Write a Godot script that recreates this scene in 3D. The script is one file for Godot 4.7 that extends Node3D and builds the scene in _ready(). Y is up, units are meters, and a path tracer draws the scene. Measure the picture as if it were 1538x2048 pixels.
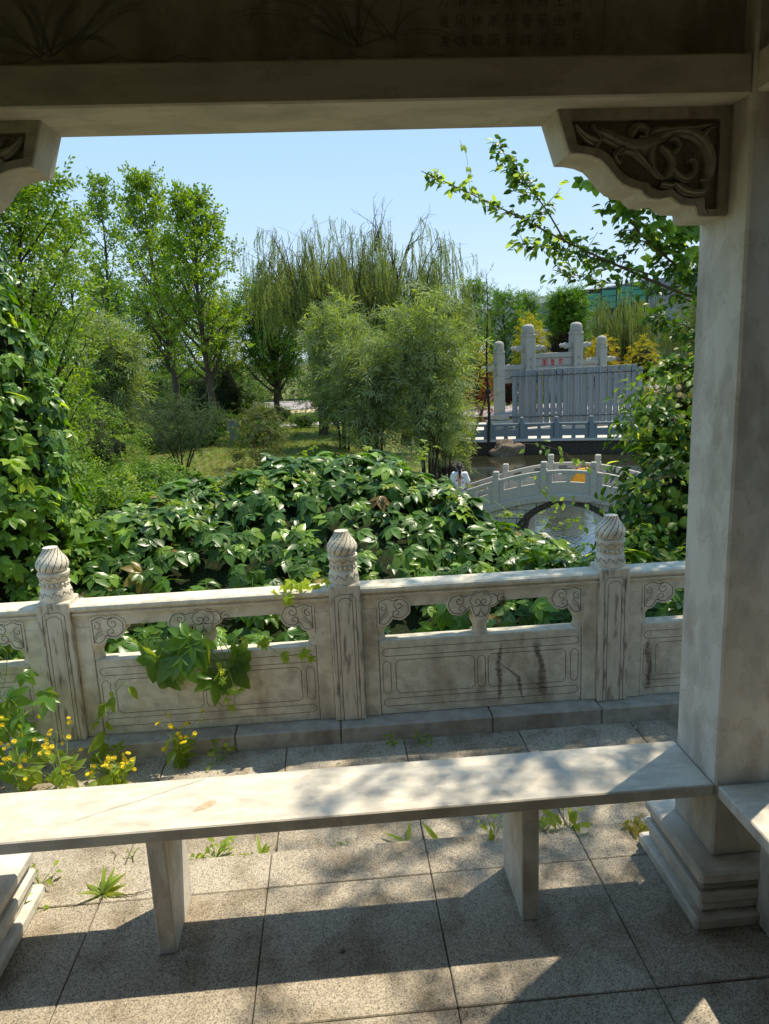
extends Node3D

# ------------------------------------------------------------------ mesh builder
class MB:
	var v := PackedVector3Array()
	var n := PackedVector3Array()
	var c := PackedColorArray()
	var ix := PackedInt32Array()
	var col := Color.WHITE
	var xf := Transform3D()
	var tinted := false

	func put(p: Vector3, nn: Vector3) -> int:
		v.append(xf * p)
		n.append((xf.basis * nn).normalized())
		c.append(col)
		return v.size() - 1

	func face(pts: Array) -> void: # flat convex polygon, counter-clockwise seen from outside
		var a: Vector3 = pts[0]
		var nn := Vector3.ZERO
		for i in range(1, pts.size() - 1):
			nn += (pts[i] - a).cross(pts[i + 1] - a)
		if nn.length() < 1e-12:
			return
		nn = nn.normalized()
		var k := v.size()
		for p in pts:
			put(p, nn)
		for i in range(1, pts.size() - 1):
			ix.append_array([k, k + i + 1, k + i])

	func grid(rows: Array, wrap := false, flip := false) -> void: # smooth sheet; rows of equal length
		var nr := rows.size()
		var nc: int = rows[0].size()
		var k := v.size()
		for r in nr:
			for j in nc:
				var r0: int = maxi(r - 1, 0)
				var r1: int = mini(r + 1, nr - 1)
				var j0: int = j - 1
				var j1: int = j + 1
				if wrap:
					j0 = (j0 + nc) % nc
					j1 = j1 % nc
				else:
					j0 = maxi(j0, 0)
					j1 = mini(j1, nc - 1)
				var nn: Vector3 = (rows[r][j1] - rows[r][j0]).cross(rows[r1][j] - rows[r0][j])
				if nn.length() < 1e-14:
					nn = Vector3.UP
				put(rows[r][j], -nn.normalized() if flip else nn.normalized())
		var last := nc if wrap else nc - 1
		for r in nr - 1:
			for j in last:
				var a := k + r * nc + j
				var b := k + r * nc + (j + 1) % nc
				var d := a + nc
				var e := b + nc
				if flip:
					ix.append_array([a, b, e, a, e, d])
				else:
					ix.append_array([a, e, b, a, d, e])

	func box(ce: Vector3, s: Vector3, bev := 0.0) -> void:
		var h := s * 0.5
		if bev <= 0.0:
			for ax in 3:
				for sg in [-1.0, 1.0]:
					var u := Vector3.ZERO
					var w := Vector3.ZERO
					var d := Vector3.ZERO
					d[ax] = h[ax] * sg
					u[(ax + 1) % 3] = h[(ax + 1) % 3] * sg
					w[(ax + 2) % 3] = h[(ax + 2) % 3]
					face([ce + d - u - w, ce + d + u - w, ce + d + u + w, ce + d - u + w])
			return
		var pts := {}
		for x in [-1, 1]:
			for y in [-1, 1]:
				for z in [-1, 1]:
					var q := Vector3(x * h.x, y * h.y, z * h.z)
					pts[[x, y, z, 0]] = ce + q - Vector3(0, y * bev, z * bev)
					pts[[x, y, z, 1]] = ce + q - Vector3(x * bev, 0, z * bev)
					pts[[x, y, z, 2]] = ce + q - Vector3(x * bev, y * bev, 0)
		for ax in 3:
			for sg in [-1, 1]:
				var poly := []
				for t in [[-1, -1], [1, -1], [1, 1], [-1, 1]]:
					var key := [0, 0, 0, ax]
					key[ax] = sg
					key[(ax + 1) % 3] = t[0] * sg
					key[(ax + 2) % 3] = t[1]
					poly.append(pts[key])
				face(poly)
		for ax in 3: # edges along ax
			var b1 := (ax + 1) % 3
			var b2 := (ax + 2) % 3
			for s1 in [-1, 1]:
				for s2 in [-1, 1]:
					var q := []
					for e in [[-1, b1], [1, b1], [1, b2], [-1, b2]]:
						var key := [0, 0, 0, e[1]]
						key[ax] = e[0]
						key[b1] = s1
						key[b2] = s2
						q.append(pts[key])
					out(q, ce)
		for x in [-1, 1]:
			for y in [-1, 1]:
				for z in [-1, 1]:
					out([pts[[x, y, z, 0]], pts[[x, y, z, 1]], pts[[x, y, z, 2]]], ce)

	func out(q: Array, ce: Vector3) -> void: # a face turned away from ce
		var nn: Vector3 = (q[1] - q[0]).cross(q[2] - q[0])
		if nn.dot(q[0] - ce) < 0:
			q.reverse()
		face(q)

	func tube(pts: Array, radii: Array, sides := 6, cap := true) -> void:
		var rows := []
		var u := Vector3.ZERO
		var m := pts.size()
		for i in m:
			var d: Vector3 = (pts[mini(i + 1, m - 1)] - pts[maxi(i - 1, 0)])
			if d.length() < 1e-9:
				d = Vector3.UP
			d = d.normalized()
			if u == Vector3.ZERO:
				u = d.cross(Vector3(0.31, 0.2, 0.93)).normalized()
			u = (u - d * u.dot(d)).normalized()
			var w := d.cross(u)
			var row := PackedVector3Array()
			var rad: float = radii[i] if i < radii.size() else radii[-1]
			for j in sides:
				var a := TAU * j / sides
				row.append(pts[i] + (u * cos(a) + w * sin(a)) * rad)
			rows.append(row)
		grid(rows, true)
		if cap and sides > 3:
			var b := []
			for p in rows[-1]:
				b.append(p)
			face(b)
			var e := []
			for p in rows[0]:
				e.append(p)
			e.reverse()
			face(e)

	func lathe(prof: Array, ce: Vector3, sides := 24, from := 0.0, arc := TAU) -> void: # prof: Vector2(r, y) upwards; hard edges where a point repeats
		var part := []
		var whole := is_equal_approx(arc, TAU)
		for i in prof.size():
			var row := PackedVector3Array()
			for j in (sides if whole else sides + 1):
				var a := from - arc * j / sides
				row.append(ce + Vector3(cos(a) * prof[i].x, prof[i].y, sin(a) * prof[i].x))
			if i > 0 and prof[i] == prof[i - 1]:
				grid(part, whole)
				part = []
			part.append(row)
		if part.size() > 1:
			grid(part, whole)
		if prof[-1].x > 0.001 and whole:
			var b := []
			for p in part[-1]:
				b.append(p)
			face(b)

	func prism(poly: PackedVector2Array, z0: float, z1: float, inset := 0.0) -> void: # outline in xy, drawn out along z, front edge chamfered by inset
		if Geometry2D.is_polygon_clockwise(poly):
			poly.reverse()
		var m := poly.size()
		var front := poly
		if inset > 0.0:
			front = PackedVector2Array()
			for i in m:
				var d0 := (poly[i] - poly[(i + m - 1) % m]).normalized()
				var d1 := (poly[(i + 1) % m] - poly[i]).normalized()
				var nn := Vector2(-d0.y - d1.y, d0.x + d1.x)
				nn = nn.normalized() / maxf(0.5, nn.length() * 0.5)
				front.append(poly[i] + nn * inset)
		var tri := Geometry2D.triangulate_polygon(front)
		if tri.is_empty():
			front = poly
			inset = 0.0
			tri = Geometry2D.triangulate_polygon(front)
		var tri2 := Geometry2D.triangulate_polygon(poly)
		for t in range(0, tri.size(), 3):
			var q := [front[tri[t]], front[tri[t + 1]], front[tri[t + 2]]]
			if (q[1] - q[0]).cross(q[2] - q[0]) < 0:
				q.reverse()
			face([Vector3(q[0].x, q[0].y, z1), Vector3(q[1].x, q[1].y, z1), Vector3(q[2].x, q[2].y, z1)])
		for t in range(0, tri2.size(), 3):
			var q := [poly[tri2[t]], poly[tri2[t + 1]], poly[tri2[t + 2]]]
			if (q[1] - q[0]).cross(q[2] - q[0]) > 0:
				q.reverse()
			face([Vector3(q[0].x, q[0].y, z0), Vector3(q[1].x, q[1].y, z0), Vector3(q[2].x, q[2].y, z0)])
		for i in m:
			var a := poly[i]
			var b := poly[(i + 1) % m]
			var z := z1 - inset
			face([Vector3(a.x, a.y, z0), Vector3(b.x, b.y, z0), Vector3(b.x, b.y, z), Vector3(a.x, a.y, z)])
			if inset > 0.0:
				var a2 := front[i]
				var b2 := front[(i + 1) % m]
				face([Vector3(a.x, a.y, z), Vector3(b.x, b.y, z), Vector3(b2.x, b2.y, z1), Vector3(a2.x, a2.y, z1)])

	func groove(line: Array, w: float, z: float, closed := false) -> void: # a cut line, filled with dirt: flat ribbon in the plane z
		var m := line.size()
		var l := []
		var r := []
		for i in m:
			var p0: Vector2 = line[(i + m - 1) % m] if closed or i > 0 else line[0]
			var p1: Vector2 = line[(i + 1) % m] if closed or i < m - 1 else line[m - 1]
			var d := (p1 - p0).normalized()
			var nn := Vector2(-d.y, d.x) * w * 0.5
			l.append(line[i] + nn)
			r.append(line[i] - nn)
		for i in (m if closed else m - 1):
			var j := (i + 1) % m
			face([Vector3(r[i].x, r[i].y, z), Vector3(r[j].x, r[j].y, z), Vector3(l[j].x, l[j].y, z), Vector3(l[i].x, l[i].y, z)])

	func ball(ce: Vector3, r: Vector3, nu := 10, nv := 6, rough := 0.0, noise: FastNoiseLite = null) -> void:
		var rows := []
		for i in nv + 1:
			var row := PackedVector3Array()
			var t := PI * (0.004 + 0.992 * i / nv) - PI / 2
			for j in nu:
				var a := -TAU * j / nu
				var d := Vector3(cos(t) * cos(a), sin(t), cos(t) * sin(a))
				var k := 1.0
				if noise:
					k += rough * noise.get_noise_3dv(ce * 3.1 + d * 1.6)
				row.append(ce + d * r * k)
			rows.append(row)
		grid(rows, true)

	# a leaf blade from o along d, its upper face towards up
	func blade(o: Vector3, d: Vector3, up: Vector3, ln: float, wd: float, droop := 0.2, fold := 0.25, seg := 4, shape := 0.85, tooth := 0.0) -> void:
		var side := d.cross(up).normalized()
		var rows := []
		for i in seg + 1:
			var t := float(i) / seg
			var w := wd * 0.5 * pow(maxf(sin(PI * pow(t, shape)), 0.0), 0.8)
			if i == 0 or i == seg:
				w = wd * 0.02
			elif tooth > 0.0:
				w *= 1.0 + tooth * (1.0 if i % 2 == 0 else -1.0)
			var p := o + d * ln * t - up * droop * ln * t * t
			rows.append(PackedVector3Array([p - side * w + up * fold * w, p, p + side * w + up * fold * w]))
		grid(rows)

	func mesh() -> ArrayMesh:
		var a := []
		a.resize(Mesh.ARRAY_MAX)
		a[Mesh.ARRAY_VERTEX] = v
		a[Mesh.ARRAY_NORMAL] = n
		if tinted:
			a[Mesh.ARRAY_COLOR] = c
		a[Mesh.ARRAY_INDEX] = ix
		var m := ArrayMesh.new()
		m.add_surface_from_arrays(Mesh.PRIMITIVE_TRIANGLES, a)
		return m

# ------------------------------------------------------------------ scene helpers
var taken := {}
var rng := RandomNumberGenerator.new()
var EYE := Vector3(-1.141, 1.812, 2.019)
var M := {} # materials
var T := {} # textures
var L := {} # leaf meshes

func rr(a: float, b: float) -> float:
	return rng.randf_range(a, b)

func numbered(called: String) -> String:
	taken[called] = taken.get(called, -1) + 1
	return called if taken[called] == 0 else "%s_%03d" % [called, taken[called]]

func tag(o: Node3D, label: String, category: String, group := "") -> Node3D:
	o.set_meta("label", label)
	o.set_meta("category", category)
	if group != "":
		o.set_meta("group", group)
	return o

func thing(called: String, label: String, category: String, at := Vector3.ZERO, turn := 0.0, group := "") -> Node3D:
	var o := Node3D.new()
	o.name = numbered(called)
	add_child(o)
	o.position = at
	o.rotation.y = turn
	return tag(o, label, category, group)

func obj(called: String, mesh, material: Material, parent: Node = null, stuff := false) -> MeshInstance3D:
	var o := MeshInstance3D.new()
	if parent == null or parent == self:
		o.name = numbered(called)
		parent = self
	else:
		var k := 0
		var nm := called
		while parent.has_node(nm):
			k += 1
			nm = "%s_%03d" % [called, k]
		o.name = nm
	o.mesh = mesh.mesh() if mesh is MB else mesh
	o.material_override = material
	parent.add_child(o, true)
	if stuff:
		o.set_meta("kind", "stuff")
	return o

func struct(called: String, mesh, material: Material) -> MeshInstance3D:
	var o := obj(called, mesh, material)
	o.set_meta("kind", "structure")
	return o

func dup(o: Node3D, called: String, label: String, at: Vector3, turn := 0.0) -> Node3D:
	var r: Node3D = o.duplicate()
	r.name = numbered(called)
	add_child(r)
	r.position = at
	r.rotation.y = turn
	r.set_meta("label", label)
	return r

func many(called: String, mesh: Mesh, material: Material, xfs: Array, cols: Array, parent: Node) -> void:
	if xfs.is_empty():
		return
	var mm := MultiMesh.new()
	mm.transform_format = MultiMesh.TRANSFORM_3D
	mm.use_colors = true
	mm.mesh = mesh
	mm.instance_count = xfs.size()
	for i in xfs.size():
		mm.set_instance_transform(i, xfs[i])
		mm.set_instance_color(i, cols[i])
	var o := MultiMeshInstance3D.new()
	o.multimesh = mm
	o.material_override = material
	o.name = called
	o.set_meta("kind", "stuff")
	parent.add_child(o, true)

# leaves: the nearest `singles` of them are parts of their own, the rest one mass
func leaves(mesh: Mesh, material: StandardMaterial3D, xfs: Array, cols: Array, parent: Node3D, singles := 0, called := "leaf", mass := "foliage") -> void:
	var order := range(xfs.size())
	if singles > 0:
		var far := []
		for x in xfs:
			far.append((parent.position + x.origin).distance_squared_to(EYE) / maxf(x.basis.get_scale().x, 0.01))
		order.sort_custom(func(a, b): return far[a] < far[b])
	var rest := []
	var rc := []
	var k := 0
	for i in order:
		if k < singles:
			var o := MeshInstance3D.new()
			o.name = called if k == 0 else "%s_%03d" % [called, k]
			o.mesh = mesh
			o.material_override = tone(material, cols[i])
			o.transform = xfs[i]
			parent.add_child(o, true)
		else:
			rest.append(xfs[i])
			rc.append(cols[i])
		k += 1
	many(mass, mesh, material, rest, rc, parent)

var tones := {}
func tone(m: StandardMaterial3D, c: Color) -> StandardMaterial3D: # one of a few shades of a leaf material
	var q := Color(snappedf(c.r, 0.012), snappedf(c.g, 0.02), snappedf(c.b, 0.01))
	var key := [m, q]
	if not tones.has(key):
		var t: StandardMaterial3D = m.duplicate()
		t.vertex_color_use_as_albedo = false
		t.albedo_color = q.linear_to_srgb()
		tones[key] = t
	return tones[key]

func facing(o: Vector3, up: Vector3, dir: Vector3, s: float) -> Transform3D: # y axis = up, x axis near dir
	up = up.normalized()
	var z := dir.cross(up)
	if z.length() < 1e-4:
		z = Vector3(1, 0.3, 0.2).cross(up)
	z = z.normalized()
	return Transform3D(Basis(up.cross(z) * s, up * s, z * s), o)

func wild() -> Vector3:
	return Vector3(rr(-1, 1), rr(-1, 1), rr(-1, 1))

func shade(a: Color, b: Color) -> Color:
	var k := rng.randf()
	var c := a.lerp(b, k) * rr(0.8, 1.2)
	return c

# ------------------------------------------------------------------ textures and materials
func noise_tex(side: int, freq: float, ramp: Array, sd: int, kind := FastNoiseLite.TYPE_SIMPLEX_SMOOTH, oct := 4, warp := 0.0, normal := false, strength := 4.0) -> NoiseTexture2D:
	var f := FastNoiseLite.new()
	f.noise_type = kind
	f.seed = sd
	f.frequency = freq
	f.fractal_octaves = oct
	f.fractal_type = FastNoiseLite.FRACTAL_FBM
	if warp > 0.0:
		f.domain_warp_enabled = true
		f.domain_warp_amplitude = warp
		f.domain_warp_frequency = freq * 0.7
	var t := NoiseTexture2D.new()
	t.width = side
	t.height = side
	t.seamless = true
	t.noise = f
	if normal:
		t.as_normal_map = true
		t.bump_strength = strength
	elif ramp.size():
		var g := Gradient.new()
		var offs := PackedFloat32Array()
		var cs := PackedColorArray()
		for r in ramp:
			offs.append(r[0])
			cs.append(r[1])
		g.offsets = offs
		g.colors = cs
		t.color_ramp = g
	return t

func gr(k: float, r := 1.0, g := 1.0, b := 1.0) -> Color:
	return Color(k * r, k * g, k * b)

func mat(c: Color, rough := 0.8, tex: Texture2D = null, scale := Vector3.ONE, nrm: Texture2D = null, depth := 1.0, dirt: Texture2D = null) -> StandardMaterial3D:
	var m := StandardMaterial3D.new()
	m.albedo_color = c.linear_to_srgb()
	m.roughness = rough
	m.metallic_specular = 0.35
	m.uv1_triplanar = true
	m.uv1_world_triplanar = true
	m.uv1_scale = scale
	m.uv1_triplanar_sharpness = 4.0
	if tex:
		m.albedo_texture = tex
	if nrm:
		m.normal_enabled = true
		m.normal_texture = nrm
		m.normal_scale = depth
	if dirt:
		m.detail_enabled = true
		m.detail_albedo = dirt
		m.detail_blend_mode = BaseMaterial3D.BLEND_MODE_MUL
		m.detail_uv_layer = BaseMaterial3D.DETAIL_UV_2
		m.uv2_triplanar = true
		m.uv2_world_triplanar = true
		m.uv2_scale = Vector3(0.9, 0.35, 0.9)
	return m

func leaf_mat(rough := 0.45, back := Color(0.5, 0.7, 0.25), spec := 0.5) -> StandardMaterial3D:
	var m := StandardMaterial3D.new()
	m.vertex_color_use_as_albedo = true
	m.roughness = rough
	m.metallic_specular = spec
	m.backlight_enabled = true
	m.backlight = back
	return m

func speckle() -> ImageTexture: # crystals of granite, one texel each about 2.6 mm
	rng.seed = 77
	var im := Image.create(512, 512, false, Image.FORMAT_RGB8)
	for y in 512:
		for x in 512:
			var k := rng.randf()
			var v := 0.93
			if k < 0.12:
				v = 0.48
			elif k < 0.34:
				v = 0.70
			elif k < 0.62:
				v = 0.84
			v += rr(-0.05, 0.05)
			im.set_pixel(x, y, Color(v, v * 0.975, v * 0.935))
	return ImageTexture.create_from_image(im)

func materials() -> void:
	T.marble = noise_tex(512, 0.012, [[0.0, gr(0.84, 1, 0.98, 0.96)], [0.35, gr(0.92)], [0.47, gr(0.965, 1, 0.99, 0.98)], [0.5, gr(0.88, 1, 0.99, 0.98)], [0.53, gr(0.97, 1, 0.99, 0.98)], [0.62, gr(0.985)], [1.0, gr(1.0)]], 3, FastNoiseLite.TYPE_SIMPLEX_SMOOTH, 5, 40.0)
	T.dirt = noise_tex(512, 0.007, [[0.0, gr(0.80, 1, 0.97, 0.93)], [0.24, gr(0.91, 1, 0.985, 0.965)], [0.34, gr(0.98, 1, 0.995, 0.985)], [1.0, gr(1.0)]], 11, FastNoiseLite.TYPE_SIMPLEX_SMOOTH, 6, 25.0)
	T.streak = noise_tex(512, 0.02, [[0.0, gr(0.55, 1, 0.96, 0.95)], [0.27, gr(0.78, 1, 0.98, 0.96)], [0.40, gr(0.94, 1, 0.99, 0.97)], [1.0, gr(1.0)]], 17, FastNoiseLite.TYPE_SIMPLEX_SMOOTH, 5, 18.0)
	T.stain = noise_tex(512, 0.008, [[0.0, gr(0.76, 1, 0.97, 0.92)], [0.3, gr(0.88, 1, 0.98, 0.95)], [0.46, gr(0.965, 1, 0.99, 0.98)], [1.0, gr(1.0)]], 13, FastNoiseLite.TYPE_SIMPLEX_SMOOTH, 7, 30.0)
	T.grain = noise_tex(512, 0.03, [[0.0, gr(0.88)], [0.5, gr(0.95)], [1.0, gr(1.0)]], 19, FastNoiseLite.TYPE_SIMPLEX_SMOOTH, 5, 10.0)
	T.granite = speckle()
	T.grit = noise_tex(512, 0.09, [], 31, FastNoiseLite.TYPE_SIMPLEX, 3, 0.0, true, 3.0)
	T.lumps = noise_tex(512, 0.025, [], 37, FastNoiseLite.TYPE_SIMPLEX_SMOOTH, 5, 12.0, true, 5.0)
	T.bark = noise_tex(512, 0.03, [[0.0, gr(0.35, 1, 0.95, 0.85)], [0.5, gr(0.75, 1, 0.95, 0.88)], [1.0, gr(1.0)]], 41, FastNoiseLite.TYPE_SIMPLEX_SMOOTH, 5, 20.0)
	T.grass = noise_tex(512, 0.02, [[0.0, Color(0.42, 0.36, 0.24)], [0.38, Color(0.5, 0.46, 0.26)], [0.5, Color(0.4, 0.48, 0.2)], [0.7, Color(0.46, 0.55, 0.2)], [1.0, Color(0.6, 0.62, 0.3)]], 43, FastNoiseLite.TYPE_SIMPLEX, 6, 10.0)
	T.ripple = noise_tex(512, 0.018, [], 47, FastNoiseLite.TYPE_SIMPLEX_SMOOTH, 3, 15.0, true, 2.0)
	T.road = noise_tex(512, 0.05, [[0.0, gr(0.8)], [1.0, gr(1.0)]], 53, FastNoiseLite.TYPE_SIMPLEX, 4)

	M.marble = mat(Color(0.72, 0.69, 0.605), 0.62, T.marble, Vector3(1.1, 0.7, 1.1), T.grit, 0.15, T.dirt)
	M.bench = mat(Color(0.66, 0.60, 0.49), 0.55, T.marble, Vector3(0.9, 0.9, 2.2), T.grit, 0.12)
	M.rail = mat(Color(0.75, 0.695, 0.56), 0.75, T.marble, Vector3(1.6, 1.6, 1.6), T.grit, 0.25, T.dirt)
	M.post = mat(Color(0.69, 0.63, 0.52), 0.75, T.streak, Vector3(2.6, 0.5, 2.6), T.grit, 0.25, T.dirt)
	M.grime = mat(Color(0.12, 0.1, 0.085), 0.9)
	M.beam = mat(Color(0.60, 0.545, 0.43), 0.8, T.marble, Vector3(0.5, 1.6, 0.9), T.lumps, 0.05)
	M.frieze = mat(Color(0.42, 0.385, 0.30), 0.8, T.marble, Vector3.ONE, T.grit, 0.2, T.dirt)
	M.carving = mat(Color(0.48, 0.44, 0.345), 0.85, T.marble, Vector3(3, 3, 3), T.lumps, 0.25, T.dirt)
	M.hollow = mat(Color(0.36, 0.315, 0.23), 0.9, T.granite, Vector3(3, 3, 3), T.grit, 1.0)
	M.ink = mat(Color(0.19, 0.165, 0.12), 0.9)
	M.granite = mat(Color(0.61, 0.565, 0.475), 0.75, T.granite, Vector3(0.75, 0.75, 0.75), T.grit, 0.06, T.stain)
	M.granite2 = mat(Color(0.55, 0.505, 0.42), 0.75, T.granite, Vector3(0.7, 0.7, 0.7), T.grit, 0.06, T.stain)
	M.granite3 = mat(Color(0.66, 0.615, 0.525), 0.75, T.granite, Vector3(0.8, 0.8, 0.8), T.grit, 0.06, T.stain)
	M.grout = mat(Color(0.17, 0.14, 0.10), 0.95)
	M.block = mat(Color(0.42, 0.39, 0.335), 0.8, T.marble, Vector3(1.5, 1.5, 1.5), T.lumps, 0.3, T.dirt)
	M.ground = mat(Color(0.62, 0.62, 0.6), 0.95, T.grass, Vector3(0.25, 0.25, 0.25))
	M.soil = mat(Color(0.09, 0.068, 0.042), 0.95, T.bark, Vector3(1.5, 1.5, 1.5), T.lumps, 1.0)
	M.bark = mat(Color(0.20, 0.17, 0.135), 0.9, T.bark, Vector3(3, 1, 3), T.lumps, 0.8)
	M.dark_bark = mat(Color(0.085, 0.068, 0.052), 0.9, T.bark, Vector3(3, 1, 3), T.lumps, 0.8)
	M.twig = mat(Color(0.13, 0.085, 0.05), 0.85)
	M.green_stem = mat(Color(0.27, 0.36, 0.09), 0.7)
	M.red_stem = mat(Color(0.20, 0.10, 0.05), 0.7)
	M.water = mat(Color(0.028, 0.028, 0.012), 0.03, null, Vector3(0.55, 0.55, 0.55), T.ripple, 0.45)
	M.water.metallic_specular = 1.0
	M.water.clearcoat_enabled = true
	M.water.clearcoat = 0.5
	M.water.clearcoat_roughness = 0.02
	M.bridge = mat(Color(0.45, 0.415, 0.345), 0.75, T.grain, Vector3(0.8, 0.8, 0.8))
	M.grey_stone = mat(Color(0.20, 0.225, 0.23), 0.8, T.grain, Vector3.ONE)
	M.dark_stone = mat(Color(0.12, 0.105, 0.09), 0.9, T.bark, Vector3.ONE, T.lumps, 1.0)
	M.pale_stone = mat(Color(0.38, 0.355, 0.30), 0.8, T.grain, Vector3(0.6, 0.6, 0.6))
	M.slip = mat(Color(0.225, 0.25, 0.265), 0.7, T.grain, Vector3(1.2, 0.25, 1.2))
	M.slip2 = mat(Color(0.20, 0.222, 0.238), 0.7, T.grain, Vector3(1.1, 0.25, 1.1))
	M.cord = mat(Color(0.035, 0.035, 0.035), 0.8)
	M.red = mat(Color(0.45, 0.05, 0.045), 0.7)
	M.road = mat(Color(0.40, 0.34, 0.33), 0.9, T.road, Vector3.ONE)
	M.kerb = mat(Color(0.6, 0.57, 0.5), 0.85, T.road, Vector3.ONE)
	M.tan = mat(Color(0.58, 0.46, 0.27), 0.9, T.road, Vector3(0.5, 0.5, 0.5))
	M.rock = mat(Color(0.36, 0.29, 0.22), 0.9, T.bark, Vector3(1.2, 1.2, 1.2), T.lumps, 1.0)
	M.leaf = leaf_mat(0.45, Color(0.95, 1.0, 0.3), 0.35)
	M.gloss = leaf_mat(0.31, Color(0.75, 0.85, 0.2), 0.42)
	M.soft = leaf_mat(0.65, Color(0.95, 1.0, 0.4), 0.25)
	M.branch_leaf = leaf_mat(0.42, Color(0.75, 0.85, 0.3), 0.4)
	M.petal = leaf_mat(0.6, Color(0.6, 0.5, 0.1), 0.3)

# ------------------------------------------------------------------ the pavilion
const COLX := -2.333 # inner faces of the left and right columns are at COLX and 0
const SOFFIT := 2.444

func pavilion() -> void:
	# floor of granite slabs: joints every 0.58 m
	var bed := MB.new()
	bed.box(Vector3(-1.16, -0.1, 1.45), Vector3(4.6, 0.16, 3.82))
	var fl := struct("pavilion_floor", bed, M.grout)
	var zs := [-0.478, -0.2815]
	while zs[-1] < 3.2:
		zs.append(zs[-1] + 0.559)
	var kinds := [M.granite, M.granite2, M.granite3]
	for i in range(-4, 5):
		for j in zs.size() - 1:
			var x0 := -1.458 + 0.5805 * i
			if x0 > 1.0 or x0 < -3.5:
				continue
			var t := MB.new()
			var w := 0.5805 - 0.003
			var d: float = zs[j + 1] - zs[j] - 0.003
			t.box(Vector3(x0 + 0.29, -0.03 + rr(-0.0012, 0.0012), (zs[j] + zs[j + 1]) / 2), Vector3(w, 0.06, d), 0.003)
			obj("tile", t, kinds[rng.randi() % 3], fl)
	# the lower walk between the floor and the balustrade
	var bed2 := MB.new()
	bed2.box(Vector3(-1.0, -0.15, -1.0), Vector3(9.0, 0.16, 1.1))
	var walk := struct("terrace_walk", bed2, M.grout)
	for i in range(-6, 7):
		for j in 2:
			var t := MB.new()
			var x0 := -1.451 + 0.5805 * i + (0.0 if j == 0 else 0.0)
			var za := -0.487 - j * 0.47
			t.box(Vector3(x0 + 0.29, -0.0885 + rr(-0.0015, 0.0015), za - 0.2325), Vector3(0.5755, 0.06, 0.465), 0.003)
			obj("tile", t, kinds[rng.randi() % 3], walk)

	# columns
	column("stone_column", "square marble column at the right end of the bench", Vector3(0.135, 0, -0.1325))
	column("stone_column", "square marble column on a moulded plinth at the left edge of the opening", Vector3(COLX - 0.135, 0, -0.1325))
	column("stone_column", "square marble column behind the camera on the right", Vector3(0.135, 0, 2.4675))
	column("stone_column", "square marble column behind the camera on the left", Vector3(COLX - 0.135, 0, 2.4675))

	# beams
	front_beam()
	for k in 3:
		var b := MB.new()
		var fz := MB.new()
		if k < 2:
			var x := 0.13 if k == 0 else COLX - 0.13
			b.box(Vector3(x, 2.494, 1.1675), Vector3(0.25, 0.1, 2.335), 0.006)
			fz.box(Vector3(x, 2.745, 1.1675), Vector3(0.15, 0.402, 2.335))
		else:
			b.box(Vector3(COLX / 2, 2.494, 2.4675), Vector3(-COLX, 0.1, 0.25), 0.006)
			fz.box(Vector3(COLX / 2, 2.745, 2.4675), Vector3(-COLX, 0.402, 0.15))
		var o := thing("stone_beam", ["stone lintel running from the right column towards the camera", "stone lintel running from the left column towards the camera", "stone lintel at the back of the pavilion behind the camera"][k], "beam", Vector3.ZERO, 0, "pavilion lintels")
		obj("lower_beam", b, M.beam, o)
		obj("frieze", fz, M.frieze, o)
	bracket("carved stone bracket with scrolling leaf relief under the beam at the right column", Vector3.ZERO, 0.0, false)
	bracket("carved stone bracket cut by the left edge under the beam", Vector3(COLX, 0, 0), 0.0, true)
	bracket("carved stone bracket under the right side lintel beside the corner column", Vector3(0.3, 0, 0.52), 0.0, false, true)

	# roof
	var slab := MB.new()
	slab.box(Vector3(COLX / 2, 2.99, 1.1675), Vector3(2.333 + 0.62, 0.09, 2.6 + 0.36), 0.01)
	var rf := thing("pavilion_roof", "stone pavilion ceiling and roof above the beams", "roof")
	obj("ceiling_slab", slab, M.frieze, rf)
	var hip := MB.new()
	var a := [Vector3(COLX - 0.34, 3.04, -0.34), Vector3(0.34, 3.04, -0.34), Vector3(0.34, 3.04, 2.67), Vector3(COLX - 0.34, 3.04, 2.67)]
	var top := Vector3(COLX / 2, 3.95, 1.1675)
	for i in 4:
		hip.out([a[i], top, a[(i + 1) % 4]], Vector3(COLX / 2, 2.5, 1.17))
	obj("hipped_cover", hip, M.grey_stone, rf)
	var gl := thing("covered_gallery", "dark covered stone gallery behind the camera", "gallery")
	var wl := MB.new()
	for q in [[Vector3(COLX / 2, 2.99, 4.6), Vector3(2.95, 0.09, 3.85)], [Vector3(COLX / 2, 1.45, 6.5), Vector3(2.95, 3.0, 0.1)], [Vector3(0.2, 1.45, 4.6), Vector3(0.1, 3.0, 3.7)], [Vector3(COLX - 0.2, 1.45, 4.6), Vector3(0.1, 3.0, 3.7)]]:
		wl.box(q[0], q[1])
	wl.box(Vector3(0.3, 1.45, 1.7), Vector3(0.1, 2.0, 1.7))
	wl.box(Vector3(COLX - 0.2, 1.2, 1.6), Vector3(0.1, 2.5, 1.8))
	obj("walls", wl, M.block, gl)

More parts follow.
